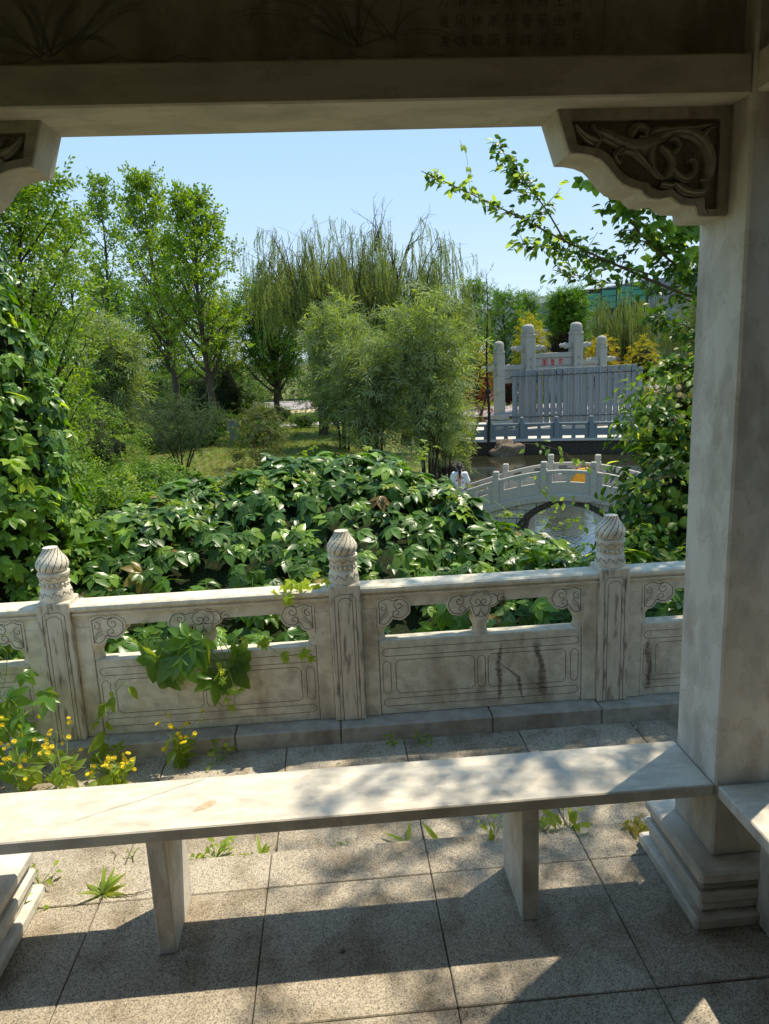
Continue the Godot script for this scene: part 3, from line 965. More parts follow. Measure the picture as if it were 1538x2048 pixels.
func post(label: String, at: Vector3) -> Node3D:
	var o := Node3D.new()
	add_child(o)
	o.position = at
	tag(o, label, "baluster post", "lotus bud baluster posts")
	var s := MB.new()
	s.box(Vector3(0, 0.3555, 0), Vector3(0.154, 0.711, 0.154), 0.006)
	var shaft := obj("shaft", s, M.post, o)
	var g := MB.new()
	for k in 2:
		var w := 0.052 - 0.017 * k
		var yt := 0.665 - 0.02 * k
		var c := 0.012
		for zz in [0.0778]:
			g.groove([Vector2(-w, 0.004), Vector2(-w, yt - c * 1.6), Vector2(-w + c * 0.85, yt - c * 0.85), Vector2(-w + c * 1.6, yt), Vector2(w - c * 1.6, yt), Vector2(w - c * 0.85, yt - c * 0.85), Vector2(w, yt - c * 1.6), Vector2(w, 0.004)], 0.0028, zz)
	obj("incised_border", g, M.grime, shaft, true)
	var b := MB.new()
	b.lathe([Vector2(0.0755, 0.711), Vector2(0.0765, 0.725), Vector2(0.073, 0.755), Vector2(0.0655, 0.775), Vector2(0.0655, 0.775), Vector2(0.060, 0.779), Vector2(0.060, 0.806), Vector2(0.060, 0.806), Vector2(0.066, 0.810), Vector2(0.0735, 0.838), Vector2(0.0735, 0.848), Vector2(0.0735, 0.848), Vector2(0.060, 0.850), Vector2(0.060, 0.855), Vector2(0.060, 0.855)], Vector3.ZERO, 28)
	var fb := obj("finial_base", b, M.rail, o)
	var beads := MB.new()
	for i in 18:
		var a := TAU * i / 18
		beads.ball(Vector3(cos(a) * 0.0625, 0.792, sin(a) * 0.0625), Vector3(0.0092, 0.0092, 0.0092), 7, 5)
	obj("bead_ring", beads, M.rail, fb, true)
	var bud := MB.new()
	var prof := [Vector2(0.058, 0.853), Vector2(0.068, 0.860), Vector2(0.0745, 0.873), Vector2(0.0755, 0.887), Vector2(0.071, 0.903), Vector2(0.0605, 0.920), Vector2(0.049, 0.935), Vector2(0.040, 0.949), Vector2(0.0355, 0.960), Vector2(0.0335, 0.967)]
	var rows := []
	for p in prof:
		var row := PackedVector3Array()
		for j in 84:
			var tw: float = (p.y - 0.853) * 7.0 + pow(maxf(p.y - 0.9, 0.0) * 16.0, 1.7) * 0.5
			var a := -TAU * j / 84
			var ph := fposmod((a + tw) * 14 / TAU, 1.0)
			var r: float = p.x * (1.0 - (0.05 if ph < 0.09 or ph > 0.91 else 0.0))
			row.append(Vector3(cos(a) * r, p.y, sin(a) * r))
		rows.append(row)
	bud.grid(rows, true)
	var capp := []
	for p in rows[-1]:
		capp.append(p)
	bud.face(capp)
	var lb := obj("lotus_bud", bud, M.rail, o)
	var fl := MB.new()
	for q in 14:
		var line := []
		for k in 12:
			var y := lerpf(0.862, 0.966, k / 11.0)
			var i := 0
			while i < prof.size() - 2 and prof[i + 1].y < y:
				i += 1
			var r := lerpf(prof[i].x, prof[i + 1].x, clampf((y - prof[i].y) / (prof[i + 1].y - prof[i].y), 0, 1)) * 0.978
			var tw := (y - 0.853) * 7.0 + pow(maxf(y - 0.9, 0.0) * 16.0, 1.7) * 0.5
			var a := TAU * q / 14.0 - tw
			line.append(Vector3(cos(a) * r, y, sin(a) * r))
		fl.tube(line, [0.0017, 0.0019], 4, false)
	obj("petal_grooves", fl, M.grime, lb, true)
	var sc := MB.new() # petals and scrollwork incised on the finial base
	for i in 10:
		var a0 := TAU * i / 10
		var l1 := []
		var l2 := []
		for k in 7:
			var t := k / 6.0
			var a := a0 + (t - 0.5) * TAU / 10
			var y1 := 0.816 + 0.018 * sin(PI * t)
			l1.append(Vector3(cos(a), 0, sin(a)) * (0.0672 + (y1 - 0.81) * 0.26) + Vector3(0, y1, 0))
			var y2 := 0.735 + 0.02 * absf(sin(PI * t * 1.0)) + 0.008 * sin(TAU * 2 * t)
			l2.append(Vector3(cos(a), 0, sin(a)) * (0.0765 - (y2 - 0.725) * 0.1) + Vector3(0, y2, 0))
		sc.tube(l1, [0.0011], 3, false)
		sc.tube(l2, [0.0013], 3, false)
	obj("carved_lines", sc, M.grime, fb, true)
	return o

func panel(label: String, x0: float, x1: float, zc: float, idx: int) -> void:
	var w := x1 - x0
	var o := thing("balustrade_panel", label, "balustrade", Vector3((x0 + x1) / 2, 0.0268, zc), 0, "balustrade panels")
	var h := w / 2
	# handrail: drawn out along x from a moulded section
	var rail := MB.new()
	rail.xf = Transform3D(Basis(Vector3(0, 0, -1), Vector3.UP, Vector3(1, 0, 0)), Vector3.ZERO)
	rail.prism(PackedVector2Array([Vector2(-0.045, 0.575), Vector2(0.045, 0.575), Vector2(0.045, 0.632), Vector2(0.058, 0.635), Vector2(0.060, 0.640), Vector2(0.058, 0.646), Vector2(0.049, 0.650), Vector2(0.049, 0.656), Vector2(0.066, 0.660), Vector2(0.069, 0.670), Vector2(0.066, 0.682), Vector2(0.055, 0.689), Vector2(-0.055, 0.689), Vector2(-0.066, 0.682), Vector2(-0.069, 0.670), Vector2(-0.066, 0.660), Vector2(-0.049, 0.656), Vector2(-0.049, 0.650), Vector2(-0.058, 0.646), Vector2(-0.060, 0.640), Vector2(-0.058, 0.635), Vector2(-0.045, 0.632)]), -h + 0.001, h - 0.001)
	obj("handrail", rail, M.rail, o)
	var zf := 0.047
	for s in [-1.0, 1.0]:
		var st := MB.new()
		st.box(Vector3(s * (h - 0.0385), 0.2875, 0), Vector3(0.076, 0.573, 0.094), 0.003)
		obj("stile", st, M.rail, o)
		var vs := MB.new()
		vs.lathe(VASE, Vector3(s * (h - 0.0772), 0.3995, 0), 14, PI / 2 if s < 0 else -PI / 2, PI)
		obj("half_vase", vs, M.rail, o)
		cloud(o, int(s), s * (h - 0.0772), 0.570, -0.045, zf + 0.003)
	var lp := MB.new()
	lp.box(Vector3(0, 0.1995, 0), Vector3(w - 0.157, 0.397, 0.084), 0.004)
	var ls := obj("lower_slab", lp, M.rail, o)
	var vv := MB.new()
	vv.lathe(VASE, Vector3(0, 0.3985, 0), 20)
	obj("vase", vv, M.rail, o)
	cloud(o, 0, 0, 0.570, -0.047, zf + 0.003)
	var g := MB.new()
	var z := 0.0428
	var a := h - 0.095
	g.groove(notch(-a, 0.315, a, 0.356, 0.008), 0.0026, z, true)
	g.groove(notch(-a, 0.045, a, 0.086, 0.008), 0.0026, z, true)
	for s in [-1.0, 1.0]:
		g.groove(notch(s * a - (0.0 if s < 0 else 0.04), 0.115, s * a + (0.04 if s < 0 else 0.0), 0.288, 0.008), 0.0026, z, true)
		g.groove(notch(minf(s * 0.035, s * (a - 0.065)), 0.112, maxf(s * 0.035, s * (a - 0.065)), 0.291, 0.01), 0.0026, z, true)
	g.groove(notch(-0.02, 0.115, 0.02, 0.288, 0.008), 0.0026, z, true)
	obj("incised_panels", g, M.grime, ls, true)
	if idx == 2: # rust runs down the face
		var cx := o.position.x
		vein(ls, [Vector2(-0.349 - cx, 0.36), Vector2(-0.353 - cx, 0.31), Vector2(-0.366 - cx, 0.24), Vector2(-0.358 - cx, 0.15), Vector2(-0.362 - cx, 0.015)], 0.045)
		vein(ls, [Vector2(-0.362 - cx, 0.24), Vector2(-0.30 - cx, 0.19), Vector2(-0.262 - cx, 0.155), Vector2(-0.25 - cx, 0.07), Vector2(-0.235 - cx, 0.02)], 0.032)
		vein(ls, [Vector2(-0.172 - cx, 0.37), Vector2(-0.165 - cx, 0.29), Vector2(-0.14 - cx, 0.22), Vector2(-0.137 - cx, 0.12), Vector2(-0.13 - cx, 0.015)], 0.075)
		vein(ls, [Vector2(-0.335 - cx, 0.63), Vector2(-0.34 - cx, 0.56), Vector2(-0.33 - cx, 0.50)], 0.035, 0.052)
	if idx == 3:
		var cx := o.position.x
		vein(ls, [Vector2(0.42 - cx, 0.33), Vector2(0.41 - cx, 0.25), Vector2(0.43 - cx, 0.16), Vector2(0.42 - cx, 0.02)], 0.05)

func vein(parent: Node3D, pts: Array, w: float, z := 0.0442) -> void: # a dried rust run, ragged at its edges
	var cv := Curve2D.new()
	for p in pts:
		cv.add_point(p)
	var mb := MB.new()
	mb.tinted = true
	var n := 46
	var ln := cv.get_baked_length()
	var rows := []
	var cols := [0.0, 0.75, 0.9, 0.7, 0.0]
	var k := mb.v.size()
	for i in n + 1:
		var t := float(i) / n
		var p := cv.sample_baked(t * ln)
		var ww := w * (0.5 + 0.5 * rng.randf()) * (0.6 + 0.6 * sin(t * 9.0 + w * 100.0) * 0.4 + 0.3 * t)
		for j in 5:
			mb.col = Color(0.15, 0.085, 0.065, cols[j] * minf(1.0, minf(t, 1 - t) * 6) * rr(0.3, 0.85))
			mb.put(Vector3(p.x + (j - 2) * ww * 0.3 + rr(-0.002, 0.002), p.y, z), Vector3(0, 0, 1))
	for i in n:
		for j in 4:
			var a := k + i * 5 + j
			mb.ix.append_array([a, a + 1, a + 6, a, a + 6, a + 5])
	if not M.has("rust"):
		var m := StandardMaterial3D.new()
		m.vertex_color_use_as_albedo = true
		m.transparency = BaseMaterial3D.TRANSPARENCY_ALPHA
		m.roughness = 0.9
		M.rust = m
	obj("rust_streak", mb, M.rust, parent)

# ------------------------------------------------------------------ leaves
func leaf_meshes() -> void:
	rng.seed = 21
	var up := Vector3.UP
	# five-fingered creeper leaf, about 1 unit across, in three poses
	for k in 3:
		var m := MB.new()
		var base := Vector3(0.02, 0, 0)
		for i in 5:
			var a: float = [-1.75, -0.85, 0.0, 0.85, 1.75][i] + rr(-0.12, 0.12)
			var ln: float = [0.36, 0.5, 0.58, 0.5, 0.36][i] * rr(0.9, 1.1)
			var tilt := rr(-0.12, 0.2) + 0.1 * k
			var d := Vector3(cos(a) * cos(tilt), -sin(tilt), sin(a) * cos(tilt)).normalized()
			m.blade(base, d, up, ln, ln * 0.5, 0.22 + rr(-0.15, 0.15), rr(0.05, 0.4), 8, 0.8, 0.07)
		m.tube([Vector3(-0.42, -0.16, 0), Vector3(-0.15, -0.03, 0), base], [0.009, 0.008], 3, false)
		L["creeper%d" % k] = m.mesh()
	# lobed leaf like a maple or vine
	for k in 2:
		var m := MB.new()
		for i in 5:
			var a: float = [-2.1, -1.0, 0.0, 1.0, 2.1][i]
			var ln: float = [0.34, 0.5, 0.62, 0.5, 0.34][i]
			var d := Vector3(cos(a), rr(-0.15, 0.1), sin(a)).normalized()
			m.blade(Vector3(-0.02, 0, 0), d, up, ln, ln * 0.78, 0.2 + 0.1 * k, 0.12, 5, 0.72, 0.09)
		m.tube([Vector3(-0.4, -0.1, 0.02), Vector3(-0.02, 0, 0)], [0.008], 3, false)
		L["lobed%d" % k] = m.mesh()
	# single pointed oval leaf
	for k in 2:
		var m := MB.new()
		m.blade(Vector3.ZERO, Vector3(1, 0, 0), up, 1.0, 0.55, 0.25 + 0.3 * k, 0.3 + 0.2 * k, 5, 0.85)
		L["oval%d" % k] = m.mesh()
	# sprays: a twig with leaves, about 1 unit long
	L.broad_spray = spray(7, 0.3, 0.75, 0.55, 0.02)
	L.oval_spray = spray(11, 0.24, 0.5, 0.6, 0.012)
	L.fine_spray = spray(16, 0.15, 0.55, 0.7, 0.008)
	L.narrow_spray = spray(13, 0.34, 0.16, 0.5, 0.008)
	# a hanging willow strand, one unit long
	for k in 2:
		var w := MB.new()
		var pts := []
		for i in 9:
			var t := i / 8.0
			pts.append(Vector3(0.05 * sin(t * 3.0 + k * 2) + 0.16 * (1.0 - pow(1.0 - t, 3.0)) , -t, 0.04 * sin(t * 4.0)))
		w.tube(pts, [0.006, 0.004], 3, false)
		for i in 34:
			var t := (i + 0.5) / 34.0
			var p: Vector3 = pts[int(t * 8)].lerp(pts[mini(int(t * 8) + 1, 8)], fposmod(t * 8, 1.0))
			var a := i * 2.4 + rr(-0.4, 0.4)
			var d := Vector3(cos(a) * 0.6, -0.75, sin(a) * 0.6).normalized()
			w.blade(p, d, d.cross(Vector3(sin(a), 0.2, -cos(a))).normalized(), rr(0.085, 0.125), 0.026, 0.2, 0.1, 2)
		L["strand%d" % k] = w.mesh()
	# a feathery plume, for tamarisk
	var f := MB.new()
	for i in 26:
		var t := i / 26.0
		var a := i * 2.4
		var d := Vector3(0.75, 0.35 * sin(a), 0.6 * cos(a)).normalized()
		f.tube([Vector3(t, 0.12 * t * t, 0), Vector3(t, 0.12 * t * t, 0) + d * 0.2 * (1.2 - t)], [0.009, 0.002], 3, false)
	f.tube([Vector3.ZERO, Vector3(1, 0.12, 0)], [0.008, 0.003], 3, false)
	L.plume = f.mesh()
	# a grass tuft
	var g := MB.new()
	for i in 9:
		var a := i * 0.7 + rr(-0.3, 0.3)
		var d := Vector3(cos(a) * 0.45, 1, sin(a) * 0.45).normalized()
		g.blade(Vector3(cos(a), 0, sin(a)) * 0.08, d, Vector3(-cos(a), 0.45, -sin(a)).normalized(), rr(0.6, 1.0), 0.09, 0.3, 0.2, 3, 0.6)
	L.tuft = g.mesh()
	# a small many-petalled flower head
	var fl := MB.new()
	for i in 12:
		var a := TAU * i / 12
		fl.blade(Vector3.ZERO, Vector3(cos(a), 0.25, sin(a)).normalized(), Vector3.UP, 0.5, 0.26, 0.1, 0.1, 2, 0.7)
	for i in 8:
		var a := TAU * i / 8 + 0.3
		fl.blade(Vector3(0, 0.04, 0), Vector3(cos(a), 0.8, sin(a)).normalized(), Vector3.UP, 0.34, 0.22, 0.1, 0.1, 2, 0.7)
	L.flower = fl.mesh()

func spray(k: int, ln: float, aspect: float, spread: float, tw: float) -> ArrayMesh:
	var m := MB.new()
	m.tube([Vector3.ZERO, Vector3(0.5, 0.04, 0.02), Vector3(0.92, 0, 0)], [tw, tw * 0.4], 3, false)
	for i in k:
		var t := (i + 0.6) / k
		var a := i * 2.4 + rr(-0.5, 0.5)
		var d := Vector3(0.55 + rr(-0.2, 0.3), sin(a) * spread, cos(a) * spread).normalized()
		var up := Vector3(rr(-0.6, 0.6), 1.0, rr(-0.6, 0.6)).normalized()
		m.blade(Vector3(0.95 * t, 0.03, 0) + d * 0.05, d, (up - d * up.dot(d)).normalized(), ln * rr(0.75, 1.2), ln * aspect, rr(0.1, 0.45), rr(0.1, 0.4), 3)
	return m.mesh()

# ------------------------------------------------------------------ trees
# o: h height, r trunk radius, lean (top offset), stems, first, n limbs, ang start angle, up curl, env(t) limb length,
# sub, mesh, size, per leaves on each twig, dark, light colours, mat, bark
func tree(called: String, label: String, cat: String, at: Vector3, sd: int, o: Dictionary, group := "") -> Node3D:
	rng.seed = sd
	var t := thing(called, label, cat, at, 0, group)
	var wood := MB.new()
	var xfs := []
	var cols := []
	var stems: int = o.get("stems", 1)
	var h: float = o.h
	var env: Callable = o.env
	var sz: Vector2 = o.size
	var dark: Color = o.dark
	var light: Color = o.light
	var hang: float = o.get("hang", 0.0)
	for s in stems:
		var lean: Vector3 = o.get("lean", Vector3.ZERO)
		var foot := Vector3.ZERO
		var hh := h
		if stems > 1:
			var a := TAU * s / stems + rr(-0.4, 0.4)
			foot = Vector3(cos(a), 0, sin(a)) * o.r * 1.6
			lean += Vector3(cos(a), 0, sin(a)) * h * rr(0.08, 0.24) * o.get("spread", 1.0)
			hh = h * rr(0.72, 1.0)
		var tr := []
		var rad := []
		var m := 11
		for i in m + 1:
			var u := float(i) / m
			tr.append(foot + Vector3.UP * hh * u + lean * pow(u, 1.4) + Vector3(sin(u * 7 + sd), 0, cos(u * 6 + sd * 2)) * o.r * 0.8 * u)
			rad.append(o.r / sqrt(float(stems)) * (1.0 - 0.93 * u) * (1.0 + 0.4 * exp(-u * 22)))
		wood.tube(tr, rad, 8, false)
		var first: float = o.get("first", 0.3)
		var n: int = int(o.n / stems)
		for i in n:
			var u := first + (0.985 - first) * (i + rr(0.1, 0.9)) / n
			var f := u * m
			var base: Vector3 = tr[int(f)].lerp(tr[mini(int(f) + 1, m)], fposmod(f, 1.0))
			var az := i * 2.39996 + rr(-0.5, 0.5) + s * 1.3
			var flat := Vector3(cos(az), 0, sin(az))
			var ln: float = env.call((u - first) / (1.0 - first)) * rr(0.75, 1.12)
			var el: float = deg_to_rad(o.get("ang", 40.0) + rr(-12, 12))
			var d := (flat * cos(el) + Vector3.UP * sin(el)).normalized()
			var pts := [base]
			var rs := [maxf(rad[int(f)] * 0.5, 0.008)]
			var p := base
			var q := 6
			for k in q:
				d = (d + Vector3.UP * o.get("up", 0.1) + wild() * 0.14).normalized()
				p += d * ln / q
				pts.append(p)
				rs.append(rs[0] * (1.0 - 0.85 * (k + 1) / q))
			wood.tube(pts, rs, 5, false)
			var sub: int = o.get("sub", 5)
			for k in sub:
				var w := 0.22 + 0.78 * (k + rr(0, 1)) / sub
				var fi := w * q
				var b2: Vector3 = pts[int(fi)].lerp(pts[mini(int(fi) + 1, q)], fposmod(fi, 1.0))
				var dir: Vector3 = (pts[mini(int(fi) + 1, q)] - pts[mini(int(fi), q - 1)]).normalized()
				var sd2: Vector3 = (dir * 0.7 + wild() * 0.85 + Vector3.UP * o.get("subup", 0.2)).normalized()
				var l2 := ln * rr(0.2, 0.42) * (1.15 - 0.5 * w)
				if k == sub - 1:
					b2 = pts[q]
					sd2 = (d + wild() * 0.3).normalized()
				var tip: Vector3 = b2 + sd2 * l2
				wood.tube([b2, b2 + sd2 * l2 * 0.5 + wild() * l2 * 0.06, tip], [rs[0] * 0.22, rs[0] * 0.07], 3, false)
				for j in int(o.per):
					if rng.randf() < o.get("bare", 0.0):
						continue
					var v := b2.lerp(tip, rr(0.1, 1.05)) + wild() * sz.y * 0.5
					if hang > 0.0:
						var len2 := rr(0.45, 1.0) * hang
						var xf := Transform3D(Basis(Vector3.UP, rr(0, TAU)) * Basis.from_scale(Vector3(sz.x, len2, sz.x)), v)
						xfs.append(xf)
					else:
						var up := (Vector3.UP * 0.7 + wild() * 0.8).normalized()
						var dd: Vector3 = (sd2 + wild() * 0.9 + flat * 0.3 - Vector3.UP * o.get("sag", 0.1)).normalized()
						xfs.append(facing(v, up, dd, rr(sz.x, sz.y)))
					cols.append(shade(dark, light))
	obj("trunk", wood, o.get("bark", M.bark), t)
	var ms = o.mesh
	leaves(ms, o.mat, xfs, cols, t, 0, "leaf", "crown")
	return t

func willow(called: String, label: String, at: Vector3, sd: int, fork: Vector3, dome: Vector3, ce: Vector3, limbs: int, drop: float, bare := 0) -> Node3D:
	rng.seed = sd
	var t := thing(called, label, "tree", at, 0, "weeping willows")
	var w := MB.new()
	var lists := [[], []]
	var cols := [[], []]
	w.tube([Vector3.ZERO, fork * 0.35 + Vector3(0.15, 0, 0), fork * 0.7 - Vector3(0.08, 0, 0), fork], [0.26, 0.2, 0.17, 0.15], 9, false)
	for i in limbs:
		var u := (i + 0.5) / limbs
		var el := asin(clampf(pow(u, 0.8) * 0.98, 0.05, 0.98))
		var az := i * 2.39996 + rr(-0.3, 0.3)
		var tip := ce + Vector3(cos(az) * cos(el), sin(el), sin(az) * cos(el)) * dome * rr(0.86, 1.04)
		var start := fork + Vector3(0, rr(-0.9, 0.3), 0)
		var mid := start.lerp(tip, 0.45) + Vector3(0, 0.16 * start.distance_to(tip), 0) + wild() * 0.25
		var cv := Curve3D.new()
		cv.add_point(start, Vector3.ZERO, (mid - start) * 0.5)
		cv.add_point(mid, (start - tip) * 0.2, (tip - start) * 0.2)
		cv.add_point(tip, (mid - tip) * 0.3 + Vector3(0, 0.15, 0), Vector3.ZERO)
		var ln := cv.get_baked_length()
		var line := []
		var rad := []
		for k in 13:
			line.append(cv.sample_baked(ln * k / 12.0, true) + wild() * 0.035)
			rad.append(0.075 * pow(1.0 - k / 12.6, 1.2) + 0.006)
		w.tube(line, rad, 5, false)
		for k in 12:
			var f := 0.32 + 0.68 * (k + rng.randf()) / 12.0
			var p := cv.sample_baked(ln * f, true)
			var out := Vector3(p.x - ce.x, 0, p.z - ce.z).normalized()
			var e := p + (out * 0.5 + wild() * 1.0 + Vector3(0, 0.4, 0)).normalized() * rr(0.4, 1.5)
			w.tube([p, p.lerp(e, 0.5) + Vector3(0, 0.06, 0), e], [0.012, 0.005], 3, false)
			for q in 6:
				var v := p.lerp(e, rr(0.1, 1.05)) + wild() * 0.18
				var l2 := drop * pow(rr(0.25, 1.0), 1.6) * (0.5 + 0.5 * f) + 0.2
				var b := Basis(Vector3.UP, atan2(-out.z, out.x) + rr(-0.9, 0.9)) * Basis.from_scale(Vector3(rr(0.7, 1.3), l2, rr(0.7, 1.3)))
				lists[q % 2].append(Transform3D(b, v))
				cols[q % 2].append(shade(Color(0.17, 0.21, 0.07), Color(0.36, 0.40, 0.15)))
	for i in bare: # leafless leaders above the crown
		var p := ce + Vector3(rr(-0.5, 0.7) * dome.x, dome.y * 0.7, rr(-0.4, 0.4))
		var d := Vector3(rr(-0.25, 0.3), 1, 0)
		for j in 3:
			var q := p
			var e := (d + wild() * 0.3).normalized()
			var line := [q]
			for k in 7:
				q += e * 0.32
				e = (e + wild() * 0.28).normalized()
				line.append(q)
				if k > 1:
					w.tube([q, q + (e + wild() * 0.9).normalized() * 0.4], [0.009, 0.003], 3, false)
			w.tube(line, [0.035, 0.03, 0.025, 0.02, 0.016, 0.012, 0.008, 0.004], 4, false)
	obj("trunk", w, M.dark_bark, t)
	many("crown", L.strand0, M.soft, lists[0], cols[0], t)
	many("crown_strands", L.strand1, M.soft, lists[1], cols[1], t)
	return t

func blob_shrub(called: String, label: String, at: Vector3, r: Vector3, sd: int, mesh: Mesh, m: Material, sz: Vector2, n: int, dark: Color, light: Color, group := "", cat := "shrub", singles := 0, core := true, square := 0.0) -> Node3D:
	rng.seed = sd
	var t := thing(called, label, cat, at, 0, group)
	var nz := FastNoiseLite.new()
	nz.seed = sd
	nz.frequency = 0.9
	if core:
		var b := MB.new()
		b.ball(Vector3(0, r.y * 0.9, 0), r * 0.72, 14, 9, 0.5, nz)
		obj("inner_twigs", b, M.deep, t)
	var st := MB.new()
	for i in 9:
		var a := TAU * i / 9 + rr(-0.3, 0.3)
		var e := Vector3(cos(a) * r.x * rr(0.3, 0.85), r.y * rr(1.0, 1.8), sin(a) * r.z * rr(0.3, 0.85))
		st.tube([Vector3(cos(a) * 0.04, -0.1, sin(a) * 0.04), e * 0.5 + Vector3(0, r.y * 0.1, 0), e], [0.018, 0.006], 4, false)
	obj("stems", st, M.twig, t)
	var xfs := []
	var cols := []
	for i in n:
		var d := wild()
		while d.length() > 1.0 or d.length() < 0.1:
			d = wild()
		d = d.normalized()
		d /= pow(maxf(absf(d.x), maxf(absf(d.y), absf(d.z))), square)
		var k := 1.0 + 0.45 * nz.get_noise_3dv(d * 1.7) + rr(-0.22, 0.1)
		var p := Vector3(0, r.y, 0) + d * r * k
		if p.y < -0.05:
			continue
		xfs.append(facing(p, d * 0.6 + Vector3.UP * 0.5 + wild() * 0.55, d + wild() * 0.9 - Vector3.UP * 0.2, rr(sz.x, sz.y)))
		cols.append(shade(dark, light))
	leaves(mesh, m, xfs, cols, t, singles)
	return t

# ------------------------------------------------------------------ creeper on the bank
func crest(x: float) -> Vector2: # height and z of the mound's crest
	var k := [-4.6, 0.62, -2.7, -3.3, 0.66, -2.75, -2.885, 0.64, -2.9, -2.617, 0.80, -3.18, -2.109, 0.83, -3.7, -1.738, 0.93, -3.95, -1.253, 0.95, -4.18, -0.749, 0.92, -4.17, -0.4, 0.78, -3.94, -0.152, 0.60, -3.5, -0.018, 0.49, -3.1, 0.233, 0.42, -2.85, 0.548, 0.34, -2.7, 1.3, 0.33, -2.6, 2.5, 0.3, -2.6]
	var i := 0
	while i < k.size() - 6 and k[i + 3] < x:
		i += 3
	var t := clampf((x - k[i]) / (k[i + 3] - k[i]), 0, 1)
	return Vector2(lerpf(k[i + 1], k[i + 4], t), lerpf(k[i + 2], k[i + 5], t))

func mound(x: float, s: float) -> Vector3: # s 0 at the balustrade, 1 at the crest, 2 at the far foot
	var c := crest(x)
	if s <= 1.0:
		return Vector3(x, lerpf(-0.05, c.x, sin(s * PI / 2)), lerpf(-1.78, c.y, s))
	return Vector3(x, c.x - (c.x + 1.3) * pow(s - 1.0, 1.6), c.y - 1.6 * (s - 1.0))

func creeper_bank() -> void:
	rng.seed = 77
	var t := thing("creeper_bank", "broad mound of glossy dark green five leaved creeper beyond the balustrade", "creeper", Vector3.ZERO)
	var nz := FastNoiseLite.new()
	nz.seed = 5
	nz.frequency = 1.1
	var rows := []
	for i in 25:
		var row := PackedVector3Array()
		for j in 57:
			var x := -4.6 + 7.1 * j / 56.0
			var p := mound(x, 2.0 * i / 24.0)
			p.y += 0.1 * nz.get_noise_2d(x * 2, p.z * 2) - 0.09
			row.append(p)
		rows.append(row)
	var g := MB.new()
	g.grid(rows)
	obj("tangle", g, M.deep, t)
	var lists := [[], [], []]
	var cols := [[], [], []]
	for i in 4600:
		var x := rr(-4.3, 2.4)
		var s := rr(0.0, 1.35)
		if i % 3 == 0:
			s = rr(0.7, 1.15)
		var p := mound(x, s)
		var px := (mound(x + 0.03, s) - mound(x - 0.03, s))
		var ps := (mound(x, s + 0.02) - mound(x, s - 0.02))
		var n := -px.cross(ps).normalized()
		if n.y < 0:
			n = -n
		var deep := rng.randf()
		p += n * (0.1 * nz.get_noise_2d(x * 2, p.z * 2) * 1.6 + 0.07 - 0.16 * deep * deep)
		var up := n * 0.8 + Vector3(0.1, 0.4, 0.2) + wild() * 0.6
		var dir := Vector3(0, -0.6, 0.5) + wild() * 0.8
		var k := i % 3
		var size := rr(0.12, 0.26) if k else rr(0.2, 0.3)
		lists[k].append(facing(p, up, dir, size))
		var c := shade(Color(0.045, 0.105, 0.015), Color(0.105, 0.205, 0.03))
		if rng.randf() < 0.2:
			c = shade(Color(0.15, 0.28, 0.035), Color(0.25, 0.38, 0.05))
		elif rng.randf() < 0.02:
			c = shade(Color(0.22, 0.14, 0.04), Color(0.3, 0.22, 0.06))
		cols[k].append(c)
	for k in 3:
		leaves(L["creeper%d" % k], M.gloss, lists[k], cols[k], t, 96, "leaf", "foliage")
	# pale young shoots with tendrils on top
	var sh := MB.new()
	var yl := []
	var yc := []
	for i in 70:
		var x := rr(-3.4, 1.0)
		var p := mound(x, rr(0.55, 1.08)) + Vector3(0, 0.06, 0)
		var d := (Vector3(0, 0.6, 0.3) + wild()).normalized()
		var pts := []
		for k in 6:
			pts.append(p)
			p += d * rr(0.04, 0.075)
			d = (d + wild() * 0.45 - Vector3(0, 0.14, 0)).normalized()
			if k > 1:
				yl.append(facing(p, Vector3.UP + wild() * 0.6, d + wild(), rr(0.05, 0.09)))
				yc.append(shade(Color(0.22, 0.33, 0.03), Color(0.36, 0.42, 0.05)))
				var q := p + wild() * 0.09
				sh.tube([p, (p + q) * 0.5 + wild() * 0.02, q], [0.002, 0.0012], 3, false)
		sh.tube(pts, [0.0035, 0.002], 3, false)
	obj("young_shoots", sh, M.green_stem, t, true)
	many("young_leaves", L.creeper0, M.leaf, yl, yc, t)

